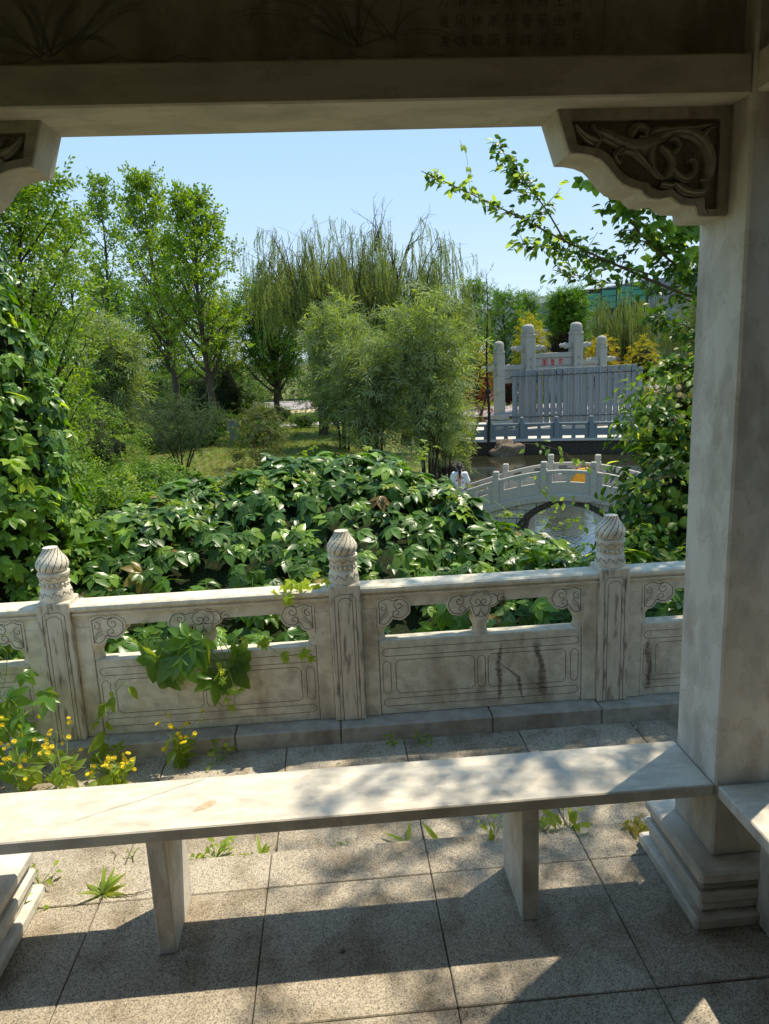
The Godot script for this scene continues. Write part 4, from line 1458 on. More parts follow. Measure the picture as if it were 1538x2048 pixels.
func creeper_pillar() -> void:
	rng.seed = 78
	var t := thing("creeper_thicket", "tall thicket hung with bright creeper leaves at the left edge behind the left post", "creeper", Vector3(-3.34, -0.3, -2.62))
	var nz := FastNoiseLite.new()
	nz.seed = 8
	nz.frequency = 1.0
	var prof := func(y: float) -> float: return 0.62 * (1.0 - 0.42 * pow(clampf(y / 2.9, 0, 1), 2.0)) * sqrt(maxf(0.0, 1.0 - pow(clampf((y - 2.0) / 1.2, 0, 1), 2.0)))
	var rows := []
	for i in 17:
		var row := PackedVector3Array()
		var y := 3.1 * i / 16.0
		for j in 20:
			var a := -TAU * j / 20
			var r: float = prof.call(y) * 0.72 * (1 + 0.3 * nz.get_noise_3d(cos(a), y, sin(a)))
			row.append(Vector3(cos(a) * r, y, sin(a) * r))
		rows.append(row)
	var g := MB.new()
	g.grid(rows, true)
	obj("tangle", g, M.deep, t)
	var lists := [[], [], []]
	var cols := [[], [], []]
	for i in 2300:
		var y := rr(0.0, 3.1)
		var a := rr(-1.2, PI + 0.3) if i % 5 else rr(0, TAU)
		var n := Vector3(cos(a), 0.15, sin(a)).normalized()
		var r: float = prof.call(y) * (1 + 0.3 * nz.get_noise_3d(cos(a), y, sin(a))) + rr(-0.14, 0.05)
		var p := Vector3(cos(a) * r, y, sin(a) * r)
		lists[i % 3].append(facing(p, n * 0.7 + Vector3.UP * 0.55 + wild() * 0.5, Vector3(0, -0.7, 0) + n * 0.5 + wild() * 0.7, rr(0.10, 0.19)))
		var c := shade(Color(0.065, 0.15, 0.022), Color(0.14, 0.26, 0.038))
		if rng.randf() < 0.25:
			c = shade(Color(0.16, 0.28, 0.03), Color(0.24, 0.35, 0.045))
		cols[i % 3].append(c)
	for k in 3:
		leaves(L["creeper%d" % k], M.gloss, lists[k], cols[k], t, 90, "leaf", "foliage")

# a short vine: a stem through the points, leaves along it
func vine(called: String, label: String, pts: Array, sd: int, mesh: Mesh, m: StandardMaterial3D, sz: Vector2, n: int, dark: Color, light: Color, spread := 0.05, stem: Material = null, r := 0.004, cat := "creeper", group := "") -> Node3D:
	rng.seed = sd
	var o := thing(called, label, cat, pts[0], 0, group)
	var cv := Curve3D.new()
	for i in pts.size():
		var tan: Vector3 = (pts[mini(i + 1, pts.size() - 1)] - pts[maxi(i - 1, 0)]) * 0.17
		cv.add_point(pts[i] - pts[0], -tan, tan)
	var ln := cv.get_baked_length()
	var line := []
	for i in 25:
		line.append(cv.sample_baked(ln * i / 24.0, true))
	var st := MB.new()
	st.tube(line, [r, r * 0.9, r * 0.8, r * 0.7, r * 0.6, r * 0.5], 5, false)
	var xfs := []
	var cols := []
	for i in n:
		var t := (i + rr(0.2, 0.9)) / n
		var p := cv.sample_baked(ln * t, true)
		var d := wild()
		var q := p + d * spread + Vector3(0, 0, spread * 0.4)
		st.tube([p, q], [r * 0.4], 3, false)
		xfs.append(facing(q, Vector3(0, 0.55, 0.7) + wild() * 0.5, Vector3(d.x, -0.6, 0.2) + wild() * 0.5, rr(sz.x, sz.y)))
		cols.append(shade(dark, light))
	obj("stem", st, stem if stem else M.green_stem, o)
	leaves(mesh, m, xfs, cols, o, n)
	return o

# ------------------------------------------------------------------ land and water
const WATER := -3.15
var POND := PackedVector2Array([Vector2(2.6, -7.5), Vector2(2.1, -12), Vector2(2.5, -16.2), Vector2(2.6, -20), Vector2(2.9, -25), Vector2(3.3, -30), Vector2(4.6, -34.9), Vector2(7.0, -34.2), Vector2(9.8, -33.45), Vector2(12.6, -32.5), Vector2(17.5, -30.3), Vector2(16.5, -25), Vector2(12.5, -20), Vector2(9.0, -15.2), Vector2(7.6, -12), Vector2(6.0, -8.5), Vector2(4.2, -7.0)])

func pond_gap(p: Vector2) -> float: # metres outside the pond's edge, negative inside
	var best := 1e9
	for i in POND.size():
		var q := Geometry2D.get_closest_point_to_segment(p, POND[i], POND[(i + 1) % POND.size()])
		best = minf(best, q.distance_to(p))
	return -best if Geometry2D.is_point_in_polygon(p, POND) else best

func ground_y(x: float, z: float) -> float:
	var left := lerpf(-0.75, -1.2, clampf((-z - 4.0) / 14.0, 0, 1))
	left = lerpf(left, -1.6, clampf((-z - 18.0) / 18.0, 0, 1))
	left = lerpf(left, -2.2, clampf((-z - 38.0) / 22.0, 0, 1))
	var right := lerpf(-1.2, -2.6, clampf((-z - 5.0) / 6.0, 0, 1))
	if z < -30:
		right = lerpf(-2.6, -2.42, clampf((-z - 30.0) / 5.0, 0, 1))
	right = lerpf(right, -2.2, clampf((-z - 46.0) / 12.0, 0, 1))
	var y := lerpf(left, right, smoothstep(-1.5, 2.2, x))
	if z > -4.0:
		y = lerpf(-0.2, y, smoothstep(-1.9, -4.0, z)) if z < -1.6 else -0.2
	var d := pond_gap(Vector2(x, z))
	if d < 1.2:
		y = lerpf(-4.1, y, smoothstep(-0.7, 0.7, d))
	return y

func steps(a: float, b: float, n: int, list: Array) -> void:
	for i in n:
		list.append(lerpf(a, b, float(i) / n))

func land() -> void:
	var nz := FastNoiseLite.new()
	nz.frequency = 0.25
	var xs := []
	var zs := []
	steps(-600, -60, 6, xs)
	steps(-60, -14, 23, xs)
	steps(-14, 20, 85, xs)
	steps(20, 60, 20, xs)
	steps(60, 600, 6, xs)
	xs.append(600.0)
	steps(-700, -90, 8, zs)
	steps(-90, -40, 25, zs)
	steps(-40, -1.6, 96, zs)
	steps(-1.6, 8, 6, zs)
	steps(8, 200, 8, zs)
	zs.append(200.0)
	var rows := []
	for z in zs:
		var row := PackedVector3Array()
		for x in xs:
			row.append(Vector3(x, ground_y(x, z) + (0.07 * nz.get_noise_2d(x, z) if z < -3.0 else 0.0), z))
		rows.append(row)
	var g := MB.new()
	g.grid(rows, false, true)
	struct("ground", g, M.ground)
	var w := MB.new()
	rows = []
	for j in 30:
		var row := PackedVector3Array()
		for i in 21:
			row.append(Vector3(1.0 + 19.0 * i / 20.0, WATER, -36.0 + 30.5 * j / 29.0))
		rows.append(row)
	w.grid(rows, false, true)
	struct("water", w, M.water)
	# road beyond the gate, tan plaza and paths at the left
	var r := MB.new()
	r.box(Vector3(10, -2.24, -66), Vector3(170, 0.16, 11))
	struct("road", r, M.road)
	for z in [-60.2, -71.8]:
		var k := MB.new()
		k.box(Vector3(10, -2.2, z), Vector3(170, 0.24, 0.5), 0.02)
		struct("road_kerb", k, M.kerb)
	var p := MB.new()
	p.box(Vector3(-3.5, -2.16, -54), Vector3(11, 0.2, 9))
	struct("tan_path", p, M.tan)
	var p2 := MB.new()
	p2.box(Vector3(-4.0, -1.66, -38.5), Vector3(9, 0.16, 1.6))
	struct("pale_path", p2, M.kerb)
	var p3 := MB.new()
	p3.box(Vector3(13.0, -2.30, -50), Vector3(16, 0.1, 9))
	struct("gate_pavement", p3, M.road)
	# lawn grass
	rng.seed = 31
	var xf := []
	var cs := []
	for i in 9000:
		var x := rr(-12, 1.0)
		var z := rr(-36, -8)
		if pond_gap(Vector2(x, z)) < 0.6:
			continue
		xf.append(Transform3D(Basis(Vector3.UP, rr(0, TAU)).scaled(Vector3.ONE * rr(0.07, 0.2)), Vector3(x, ground_y(x, z) - 0.01, z)))
		var c := shade(Color(0.12, 0.19, 0.03), Color(0.20, 0.24, 0.05))
		if fposmod(x * 0.37 + z * 0.21, 1.0) < 0.3 or (x > -5.5 and z > -22):
			c = shade(Color(0.24, 0.2, 0.09), Color(0.2, 0.22, 0.07))
		cs.append(c)
	var gr2 := Node3D.new()
	gr2.name = "lawn_grass"
	add_child(gr2)
	tag(gr2, "green and straw coloured lawn grass under the trees at the left", "grass")
	gr2.set_meta("kind", "stuff")
	many("tufts", L.tuft, M.soft, xf, cs, gr2)

func rock(label: String, at: Vector3, r: Vector3, sd: int, m: Material, called := "rock") -> void:
	var nz := FastNoiseLite.new()
	nz.seed = sd
	nz.frequency = 0.9
	var o := thing(called, label, "rock", at)
	var b := MB.new()
	b.ball(Vector3.ZERO, r, 18, 12, 0.55, nz)
	obj("boulder", b, m, o)

# ------------------------------------------------------------------ the arched bridge
const BR_MID := Vector3(4.75, 0, -16.05)
const BR_TURN := -0.4195
const BR_WIDE := 1.45

func deck_y(u: float) -> float:
	return -1.80 - 0.098 * u * u + 0.0025 * u * u * u * u

func bridge() -> void:
	var o := thing("arched_bridge", "small pale stone arched footbridge with carved balustrades over the pond", "bridge", BR_MID, BR_TURN)
	var zf := 0.0 # near face; the far face lies at -BR_WIDE
	var ra := 1.24
	var yc := WATER + 0.02
	# spandrel walls built of stone courses, pieces cut to the arch
	for face in 2:
		var z0 := -0.22 if face == 0 else -BR_WIDE
		var z1 := zf if face == 0 else -BR_WIDE + 0.22
		var y := WATER - 0.5
		var row := 0
		while y < -1.8:
			var y2 := minf(y + (0.7 if row == 0 else 0.235), -1.6)
			var u := -3.4 + (0.25 if row % 2 else 0.0)
			while u < 3.4:
				var u2 := minf(u + 0.52, 3.4)
				var poly := PackedVector2Array([Vector2(u + 0.009, y + 0.009), Vector2(u2 - 0.009, y + 0.009), Vector2(u2 - 0.009, y2 - 0.009), Vector2(u + 0.009, y2 - 0.009)])
				var hole := PackedVector2Array()
				for i in 33:
					var a := PI * i / 32.0
					hole.append(Vector2(cos(a) * (ra + 0.2), yc + sin(a) * (ra + 0.03) * 0.93))
				hole.append(Vector2(-ra - 0.2, -6))
				hole.append(Vector2(ra + 0.2, -6))
				var over := PackedVector2Array()
				for i in 29:
					var q := -3.5 + 7.0 * i / 28.0
					over.append(Vector2(q, deck_y(q) - 0.16))
				over.append(Vector2(3.5, 2))
				over.append(Vector2(-3.5, 2))
				for piece in Geometry2D.clip_polygons(poly, hole):
					for rest in Geometry2D.clip_polygons(piece, over):
						if rest.size() < 3 or Geometry2D.is_polygon_clockwise(rest):
							continue
						var b := MB.new()
						b.prism(rest, z0 if face == 0 else z0, z1, 0.0)
						obj("stone_block", b, M.bridge, o)
				u = u2
			y = y2
			row += 1
		# joint fill behind the blocks
	# arch ring and barrel
	for k in 15:
		var a0 := PI * k / 15.0
		var a1 := PI * (k + 0.96) / 15.0
		var v := PackedVector2Array()
		for i in 5:
			var a := lerpf(a0, a1, i / 4.0)
			v.append(Vector2(cos(a) * (ra + 0.2), yc + sin(a) * (ra + 0.03) * 0.93))
		for i in 5:
			var a := lerpf(a1, a0, i / 4.0)
			v.append(Vector2(cos(a) * ra, yc + sin(a) * (ra - 0.12) * 0.93))
		var b := MB.new()
		b.prism(v, -BR_WIDE - 0.02, 0.02)
		obj("arch_stone", b, M.dark_stone if k != 7 else M.grey_stone, o)
	var foot := MB.new()
	for s in [-1.0, 1.0]:
		foot.box(Vector3(s * (ra + 1.3), WATER - 0.3, -BR_WIDE / 2), Vector3(2.3, 0.75, BR_WIDE - 0.46))
		foot.box(Vector3(s * 2.4, -2.45, -BR_WIDE / 2), Vector3(1.7, 0.5, BR_WIDE - 0.46))
	obj("fill", foot, M.dark_stone, o)
	# deck and edge stones
	var deck := MB.new()
	var top := []
	var bot := []
	for i in 29:
		var u := -3.5 + 7.0 * i / 28.0
		top.append(Vector2(u, deck_y(u)))
		bot.append(Vector2(u, deck_y(u) - 0.17))
	bot.reverse()
	var sec := PackedVector2Array(top + bot)
	deck.prism(sec, -BR_WIDE + 0.2, -0.2)
	obj("deck", deck, M.bridge, o)
	for z in [0.06, -BR_WIDE + 0.14]:
		var e := MB.new()
		e.prism(sec, z - 0.2 - 0.0, z, 0.01)
		e.xf = Transform3D()
		obj("edge_stone", e, M.bridge, o)
	# balustrades
	for z in [-0.08, -BR_WIDE + 0.02]:
		var us := [-3.0, -1.86, -0.62, 0.62, 1.86, 3.0]
		for i in 6:
			var u: float = us[i]
			var y := deck_y(u)
			var p := MB.new()
			p.box(Vector3(u, y + 0.33, z), Vector3(0.16, 0.70, 0.16), 0.008)
			p.box(Vector3(u, y + 0.70, z), Vector3(0.13, 0.06, 0.13), 0.006)
			p.box(Vector3(u, y + 0.79, z), Vector3(0.155, 0.15, 0.155), 0.02)
			obj("post", p, M.bridge, o)
		for i in 5:
			var ua: float = us[i] + 0.08
			var ub: float = us[i + 1] - 0.08
			var hole := [0.31, 0.535]
			var pn := MB.new()
			pn.prism(arc_band(ua, ub, 0.0, hole[0]), z - 0.045, z + 0.045)
			pn.prism(arc_band(ua, ub, hole[1], 0.62), z - 0.05, z + 0.05, 0.01)
			for q in [[ua, ua + 0.13], [ub - 0.13, ub]]:
				pn.prism(arc_band(q[0], q[1], hole[0], hole[1]), z - 0.04, z + 0.04)
			var mid := (ua + ub) / 2
			pn.prism(arc_band(mid - 0.17, mid + 0.17, 0.47, hole[1]), z - 0.04, z + 0.04)
			pn.prism(arc_band(mid - 0.045, mid + 0.045, hole[0], 0.47), z - 0.04, z + 0.04)
			obj("panel", pn, M.bridge, o)
	# the orange bundle on the deck
	var bu := thing("orange_cloth", "bright orange cloth bundle seen through the far balustrade of the bridge", "cloth", to_bridge(0.28, deck_y(0.28) + 0.30, -BR_WIDE + 0.24), BR_TURN)
	var nz := FastNoiseLite.new()
	nz.frequency = 1.2
	var c := MB.new()
	c.ball(Vector3(0, 0, 0), Vector3(0.28, 0.2, 0.13), 16, 10, 0.5, nz)
	c.ball(Vector3(0.14, -0.14, 0.02), Vector3(0.2, 0.17, 0.12), 12, 8, 0.4, nz)
	c.ball(Vector3(-0.12, -0.15, 0.0), Vector3(0.2, 0.17, 0.12), 12, 8, 0.4, nz)
	obj("folds", c, mat(Color(0.75, 0.33, 0.03), 0.8), bu)

func arc_band(a: float, b: float, lo: float, hi: float) -> PackedVector2Array:
	var up := []
	var dn := []
	for i in 9:
		var u := lerpf(a, b, i / 8.0)
		up.append(Vector2(u, deck_y(u) + hi))
		dn.append(Vector2(u, deck_y(u) + lo))
	up.reverse()
	return PackedVector2Array(dn + up)

func to_bridge(u: float, y: float, z: float) -> Vector3:
	var b := Basis(Vector3.UP, BR_TURN)
	return Vector3(BR_MID.x, 0, BR_MID.z) + b * Vector3(u, y, z)

# ------------------------------------------------------------------ far bank: terrace, screen, gate
func far_bank() -> void:
	var a := Vector3(5.1, 0, -34.75)
	var pts := [Vector3(3.4, 0, -35.2), Vector3(5.05, 0, -34.62), Vector3(6.656, 0, -34.151), Vector3(8.179, 0, -33.789), Vector3(9.764, 0, -33.338), Vector3(11.318, 0, -32.821), Vector3(12.9, 0, -32.2), Vector3(14.5, 0, -31.45), Vector3(16.1, 0, -30.6)]
	# retaining wall with an edge slab
	var w := MB.new()
	var e := MB.new()
	var tr := []
	for s in [0.0, 1.0]:
		pass
	for i in pts.size() - 1:
		var p: Vector3 = pts[i]
		var q: Vector3 = pts[i + 1]
		var d := (q - p).normalized()
		var n := Vector3(-d.z, 0, d.x)
		if n.z < 0:
			n = -n
		var f := n * 0.12
		w.face([p + f + Vector3(0, -4, 0), q + f + Vector3(0, -4, 0), q + f + Vector3(0, -2.53, 0), p + f + Vector3(0, -2.53, 0)])
		var g := n * 0.22
		var bk := -n * 9.0
		e.face([p + g + Vector3(0, -2.53, 0), q + g + Vector3(0, -2.53, 0), q + g + Vector3(0, -2.42, 0), p + g + Vector3(0, -2.42, 0)])
		e.face([p + g + Vector3(0, -2.42, 0), q + g + Vector3(0, -2.42, 0), q + bk + Vector3(0, -2.38, 0), p + bk + Vector3(0, -2.38, 0)])
		e.face([q + g + Vector3(0, -2.53, 0), p + g + Vector3(0, -2.53, 0), p + Vector3(0, -2.53, 0), q + Vector3(0, -2.53, 0)])
	struct("bank_wall", w, M.dark_stone)
	struct("terrace", e, M.kerb)
	for i in pts.size():
		var o := thing("grey_rail_post", "grey stone rail post %s on the far bank" % ["hidden by willow leaves", "at the left end", "in front of the leafless sapling", "below the left end of the slatted screen", "under the middle of the slatted screen", "under the right half of the slatted screen", "behind the honeysuckle", "behind the dark shrub", "at the hidden right end"][i], "rail post", pts[i] + Vector3(0, -2.42, 0), 0, "posts of the far bank rail")
		var p := MB.new()
		p.box(Vector3(0, 0.42, 0), Vector3(0.24, 0.84, 0.24), 0.02)
		p.box(Vector3(0, 0.95, 0), Vector3(0.2, 0.24, 0.2), 0.04)
		p.box(Vector3(0, 0.86, 0), Vector3(0.16, 0.06, 0.16))
		obj("shaft", p, M.grey_stone, o)
	for i in pts.size() - 1:
		var p: Vector3 = pts[i]
		var q: Vector3 = pts[i + 1]
		var ln := p.distance_to(q) - 0.24
		var o := thing("stone_railing", "grey stone railing %s" % ["behind the willow leaves", "left of the leafless sapling", "right of the leafless sapling", "at the foot of the screen's gapped slats", "under the right middle of the screen", "under the screen's right end", "behind the honeysuckle blossoms", "at the hidden right end of the far bank"][i], "railing", (p + q) / 2 + Vector3(0, -2.42, 0), -atan2((q - p).z, (q - p).x), "panels of the far bank rail")
		var b := MB.new()
		b.box(Vector3(0, 0.70, 0), Vector3(ln, 0.13, 0.16), 0.02)
		b.box(Vector3(0, 0.30, 0), Vector3(ln, 0.34, 0.12), 0.01)
		for s in [-1.0, 0.0, 1.0]:
			b.box(Vector3(s * (ln / 2 - 0.08), 0.55, 0), Vector3(0.16, 0.20, 0.12))
			b.box(Vector3(s * (ln / 2 - 0.08), 0.06, 0), Vector3(0.2, 0.14, 0.14))
		obj("rail", b, M.grey_stone, o)
	# shore rocks
	rock("pale weathered rock lying in the water under the far bank", Vector3(7.4, -3.0, -34.0) + Vector3(0, 0, 0.5), Vector3(0.85, 0.55, 0.5), 3, M.rock)
	rock("low flat brown rock at the water's edge left of the woman", Vector3(2.9, -3.05, -26.2), Vector3(0.9, 0.28, 0.7), 5, M.rock)
	rock("dark shore rock behind the low flat brown rock", Vector3(3.7, -3.05, -29.5), Vector3(0.6, 0.4, 0.5), 6, M.dark_stone)
	rock("brown boulder on the bank left of the creeper crest", Vector3(-4.03, -1.05, -14.7), Vector3(0.42, 0.3, 0.32), 7, M.rock)

func screen() -> void:
	# a screen like a bamboo book: slats tied by two cords, on a curved plan
	var o := thing("slatted_screen", "grey screen of upright slats bound by two dark cords like a bamboo book", "screen", Vector3.ZERO)
	var n := 21
	var prev := []
	for i in n:
		var t := i / 20.0
		var x := lerpf(8.97, 15.25, t) + 0.12
		var z := lerpf(-38.75, -36.65, t) + 0.55 * sin(PI * t) * 0.6 - 0.9 * maxf(0, t - 0.85) * t
		var top := lerpf(0.80, 0.90, t) - (0.16 if t > 0.97 else 0.0)
		var w := 0.305 if i < 7 else 0.33
		var s := MB.new()
		var turn := 0.32 + 0.5 * (t - 0.5) * 0.3
		s.xf = Transform3D(Basis(Vector3.UP, turn), Vector3(x, 0, z))
		var rows := PackedVector2Array()
		for k in 7:
			var u := -1.0 + k / 3.0
			rows.append(Vector2(u * w / 2, 0.05 * (1 - u * u)))
		var sec := PackedVector2Array()
		for r in rows:
			sec.append(r)
		sec.append(Vector2(w / 2, -0.05))
		sec.append(Vector2(-w / 2, -0.05))
		# section in xz drawn upwards
		var b := s.xf
		s.xf = b * Transform3D(Basis(Vector3(1, 0, 0), Vector3(0, 0, -1), Vector3(0, 1, 0)), Vector3.ZERO)
		var flipped := PackedVector2Array()
		for q in sec:
			flipped.append(Vector2(q.x, -q.y))
		s.prism(flipped, -2.25, top, 0.01)
		obj("slat", s, M.slip if i % 2 == 0 else M.slip2, o)
	for y in [[0.44, 0.53], [-1.78, -1.70]]:
		var c := MB.new()
		var line := []
		for k in 85:
			var t := k / 84.0
			var x := lerpf(8.8, 15.5, t) + 0.02
			var z := lerpf(-38.75, -36.65, t) + 0.55 * sin(PI * t) * 0.6 - 0.9 * maxf(0, t - 0.85) * t + 0.08
			line.append(Vector3(x - 0.02, lerpf(y[0], y[1], t) + 0.025 * absf(sin(t * 21 * PI)), z))
		c.tube(line, [0.022], 5, false)
		obj("cord", c, M.cord, o)
	var base := MB.new()
	base.xf = Transform3D(Basis(Vector3.UP, 0.325), Vector3(12.1, -2.3, -37.4))
	base.box(Vector3.ZERO, Vector3(7.2, 0.26, 0.6), 0.02)
	obj("plinth", base, M.pale_stone, o)

func gate() -> void:
	var turn := 0.29
	var o := thing("memorial_gate", "pale stone memorial gateway with four pillars and red characters above the screen", "gate", Vector3(11.585, -2.38, -40.07), turn)
	var px := [-3.45, -1.585, 1.585, 3.36]
	var hs := [4.75, 5.62, 5.66, 4.86]
	for i in 4:
		var w := 0.62 if i in [1, 2] else 0.5
		var p := MB.new()
		var h: float = hs[i]
		p.box(Vector3(px[i], h / 2 - 0.35, 0), Vector3(w, h - 0.7, w), 0.04)
		p.box(Vector3(px[i], h - 0.66, 0), Vector3(w * 0.94, 0.09, w * 0.94), 0.02)
		p.box(Vector3(px[i], h - 0.58, 0), Vector3(w * 1.05, 0.10, w * 1.05), 0.03)
		p.box(Vector3(px[i], h - 0.50, 0), Vector3(w * 0.94, 0.08, w * 0.94), 0.02)
		var cap := []
		for k in 9:
			var t := k / 8.0
			cap.append(Vector2(w * 0.54 * sqrt(1.0 - pow(t, 2.6)) + 0.002, h - 0.20 + 0.24 * t))
		p.lathe([Vector2(w * 0.50, h - 0.47), Vector2(w * 0.56, h - 0.42), Vector2(w * 0.56, h - 0.2)] + cap, Vector3(px[i], 0, 0), 20)
		obj("pillar", p, M.pale_stone, o)
		var f := MB.new()
		f.box(Vector3(px[i], 0.22, 0), Vector3(w + 0.5, 0.46, w + 0.9), 0.05)
		f.box(Vector3(px[i], 0.62, 0), Vector3(w + 0.2, 0.36, w + 0.6), 0.08)
		obj("pillar_base", f, M.pale_stone, o)
	# lintels
	var bars := [[1, 2, 3.90, 0.27, 0.3], [1, 2, 3.52, 0.46, 0.18], [1, 2, 3.16, 0.22, 0.3], [0, 1, 3.32, 0.24, 0.28], [0, 1, 2.95, 0.46, 0.16], [0, 1, 2.58, 0.23, 0.28], [2, 3, 3.42, 0.24, 0.28], [2, 3, 3.05, 0.46, 0.16], [2, 3, 2.68, 0.23, 0.28]]
	var name_panel: MeshInstance3D
	for b in bars:
		var x0: float = px[b[0]] + 0.28
		var x1: float = px[b[1]] - 0.28
		var m := MB.new()
		m.box(Vector3((x0 + x1) / 2, b[2], 0), Vector3(x1 - x0, b[3], b[4]), 0.02)
		var lt := obj("lintel", m, M.pale_stone, o)
		if b == bars[1]:
			name_panel = lt
	var red := MB.new()
	for i in 3:
		glyph(red, ["garden", "lu", "qi"][i], Vector2(-0.56 + 0.53 * i, 3.52), 0.36, 0.042, 0.0935)
	obj("red_characters", red, M.red, name_panel, true)
	# couplets cut into the inner pillars
	var cut := MB.new()
	for s in [1, 2]:
		for k in 4:
			glyph(cut, ["sheng", "fa", "zao", "bai", "gao", "gong", "chun", "lee"][k + (s - 1) * 4], Vector2(px[s], 3.72 - k * 0.42), 0.22, 0.026, 0.3125)
	obj("pillar_inscription", cut, M.grey_stone, o, true)
	# cloud boards through the pillars
	for i in 4:
		for s in [-1.0, 1.0]:
			var y: float = [3.35, 4.35, 4.42, 3.55][i]
			var w := 0.31 if i in [1, 2] else 0.25
			var c := MB.new()
			var poly := PackedVector2Array()
			for q in [[0, -0.16], [0.25, -0.14], [0.42, -0.2], [0.55, -0.08], [0.72, -0.12], [0.80, 0.03], [0.70, 0.12], [0.55, 0.06], [0.45, 0.16], [0.25, 0.1], [0.0, 0.17]]:
				poly.append(Vector2(px[i] + s * (w - 0.02 + q[0]), y + q[1]))
			c.prism(poly, -0.09, 0.09, 0.03)
			obj("cloud_board", c, M.pale_stone, o)

func buildings() -> void:
	var wall := mat(Color(0.27, 0.285, 0.30), 0.8, T.road, Vector3(0.2, 0.2, 0.2))
	var o := thing("exhibition_hall", "large grey hall with a sweeping roof and green glass band in the distance", "building", Vector3.ZERO)
	var w := MB.new()
	var pts := [Vector3(19.0, 3.6, -91.0), Vector3(22.6, 5.6, -90.0), Vector3(24.6, 7.3, -89.4), Vector3(28.3, 8.15, -88.3), Vector3(31.9, 8.75, -87.0), Vector3(36.8, 9.4, -85.0), Vector3(44, 9.6, -82)]
	var back := Vector3(9, 0, 26) * -1.0
	for i in pts.size() - 1:
		var a: Vector3 = pts[i]
		var b: Vector3 = pts[i + 1]
		w.face([Vector3(a.x, -3, a.z), Vector3(b.x, -3, b.z), b, a])
		w.face([a, b, b + back, a + back])
	w.out([Vector3(44, -3, -82), Vector3(44, 9.6, -82), Vector3(44, 9.6, -82) + back, Vector3(44, -3, -82) + back], Vector3(30, 0, -95))
	obj("wall", w, wall, o)
	var gl := StandardMaterial3D.new()
	gl.albedo_color = Color(0.1, 0.5, 0.38)
	gl.roughness = 0.1
	var dirx := (Vector3(36.8, 0, -85.0) - Vector3(28.3, 0, -88.3)).normalized()
	var ang := -atan2(dirx.z, dirx.x)
	var fr := MB.new()
	fr.xf = Transform3D(Basis(Vector3.UP, ang), Vector3(29.2, 0, -87.6) + dirx * 3.4)
	fr.box(Vector3(0, 7.2, 0.05), Vector3(8.8, 2.9, 0.12))
	var wf := obj("window_frame", fr, M.cord, o)
	for i in 5:
		for j in 3:
			var m := MB.new()
			var c := Vector3(29.2, 0, -87.6) + dirx * (1.7 * i)
			m.xf = Transform3D(Basis(Vector3.UP, ang), c)
			var topy := 7.9 + i * 0.28
			m.box(Vector3(0, topy - 0.35 - j * 0.72, 0.15), Vector3(1.6, 0.64, 0.1))
			obj("glass_pane", m, gl, wf)
	var o2 := thing("low_building", "low white building with flat roof behind the yellow shrubs", "building", Vector3(19.9, -0.3, -57.6), 0.25)
	var b := MB.new()
	b.box(Vector3(0.6, 0.5, -2), Vector3(6.4, 6.3, 4))
	obj("wall", b, mat(Color(0.42, 0.42, 0.44), 0.8), o2)
	var p := MB.new()
	p.box(Vector3(-0.9, 0.0, 0.4), Vector3(2.4, 4.6, 0.9))
	obj("porch", p, mat(Color(0.62, 0.50, 0.42), 0.8), o2)
	var rf := MB.new()
	rf.box(Vector3(0.6, 3.72, -1.8), Vector3(7.0, 0.16, 4.6), 0.02)
	rf.box(Vector3(-0.9, 2.4, 0.5), Vector3(2.7, 0.14, 1.2), 0.02)
	obj("roof", rf, mat(Color(0.5, 0.53, 0.56), 0.6), o2)
	var o3 := thing("utility_box", "small grey green utility cabinet on the lawn beside the tulip tree", "cabinet", Vector3(-5.42, -1.62, -30.7), 0.2)
	var u := MB.new()
	u.box(Vector3(0, 0.5, 0), Vector3(0.42, 1.0, 0.35), 0.02)
	obj("housing", u, mat(Color(0.15, 0.18, 0.18), 0.6), o3)
	var u2 := MB.new()
	u2.box(Vector3(0, 1.02, 0), Vector3(0.48, 0.05, 0.41), 0.01)
	obj("lid", u2, mat(Color(0.2, 0.23, 0.23), 0.6), o3)

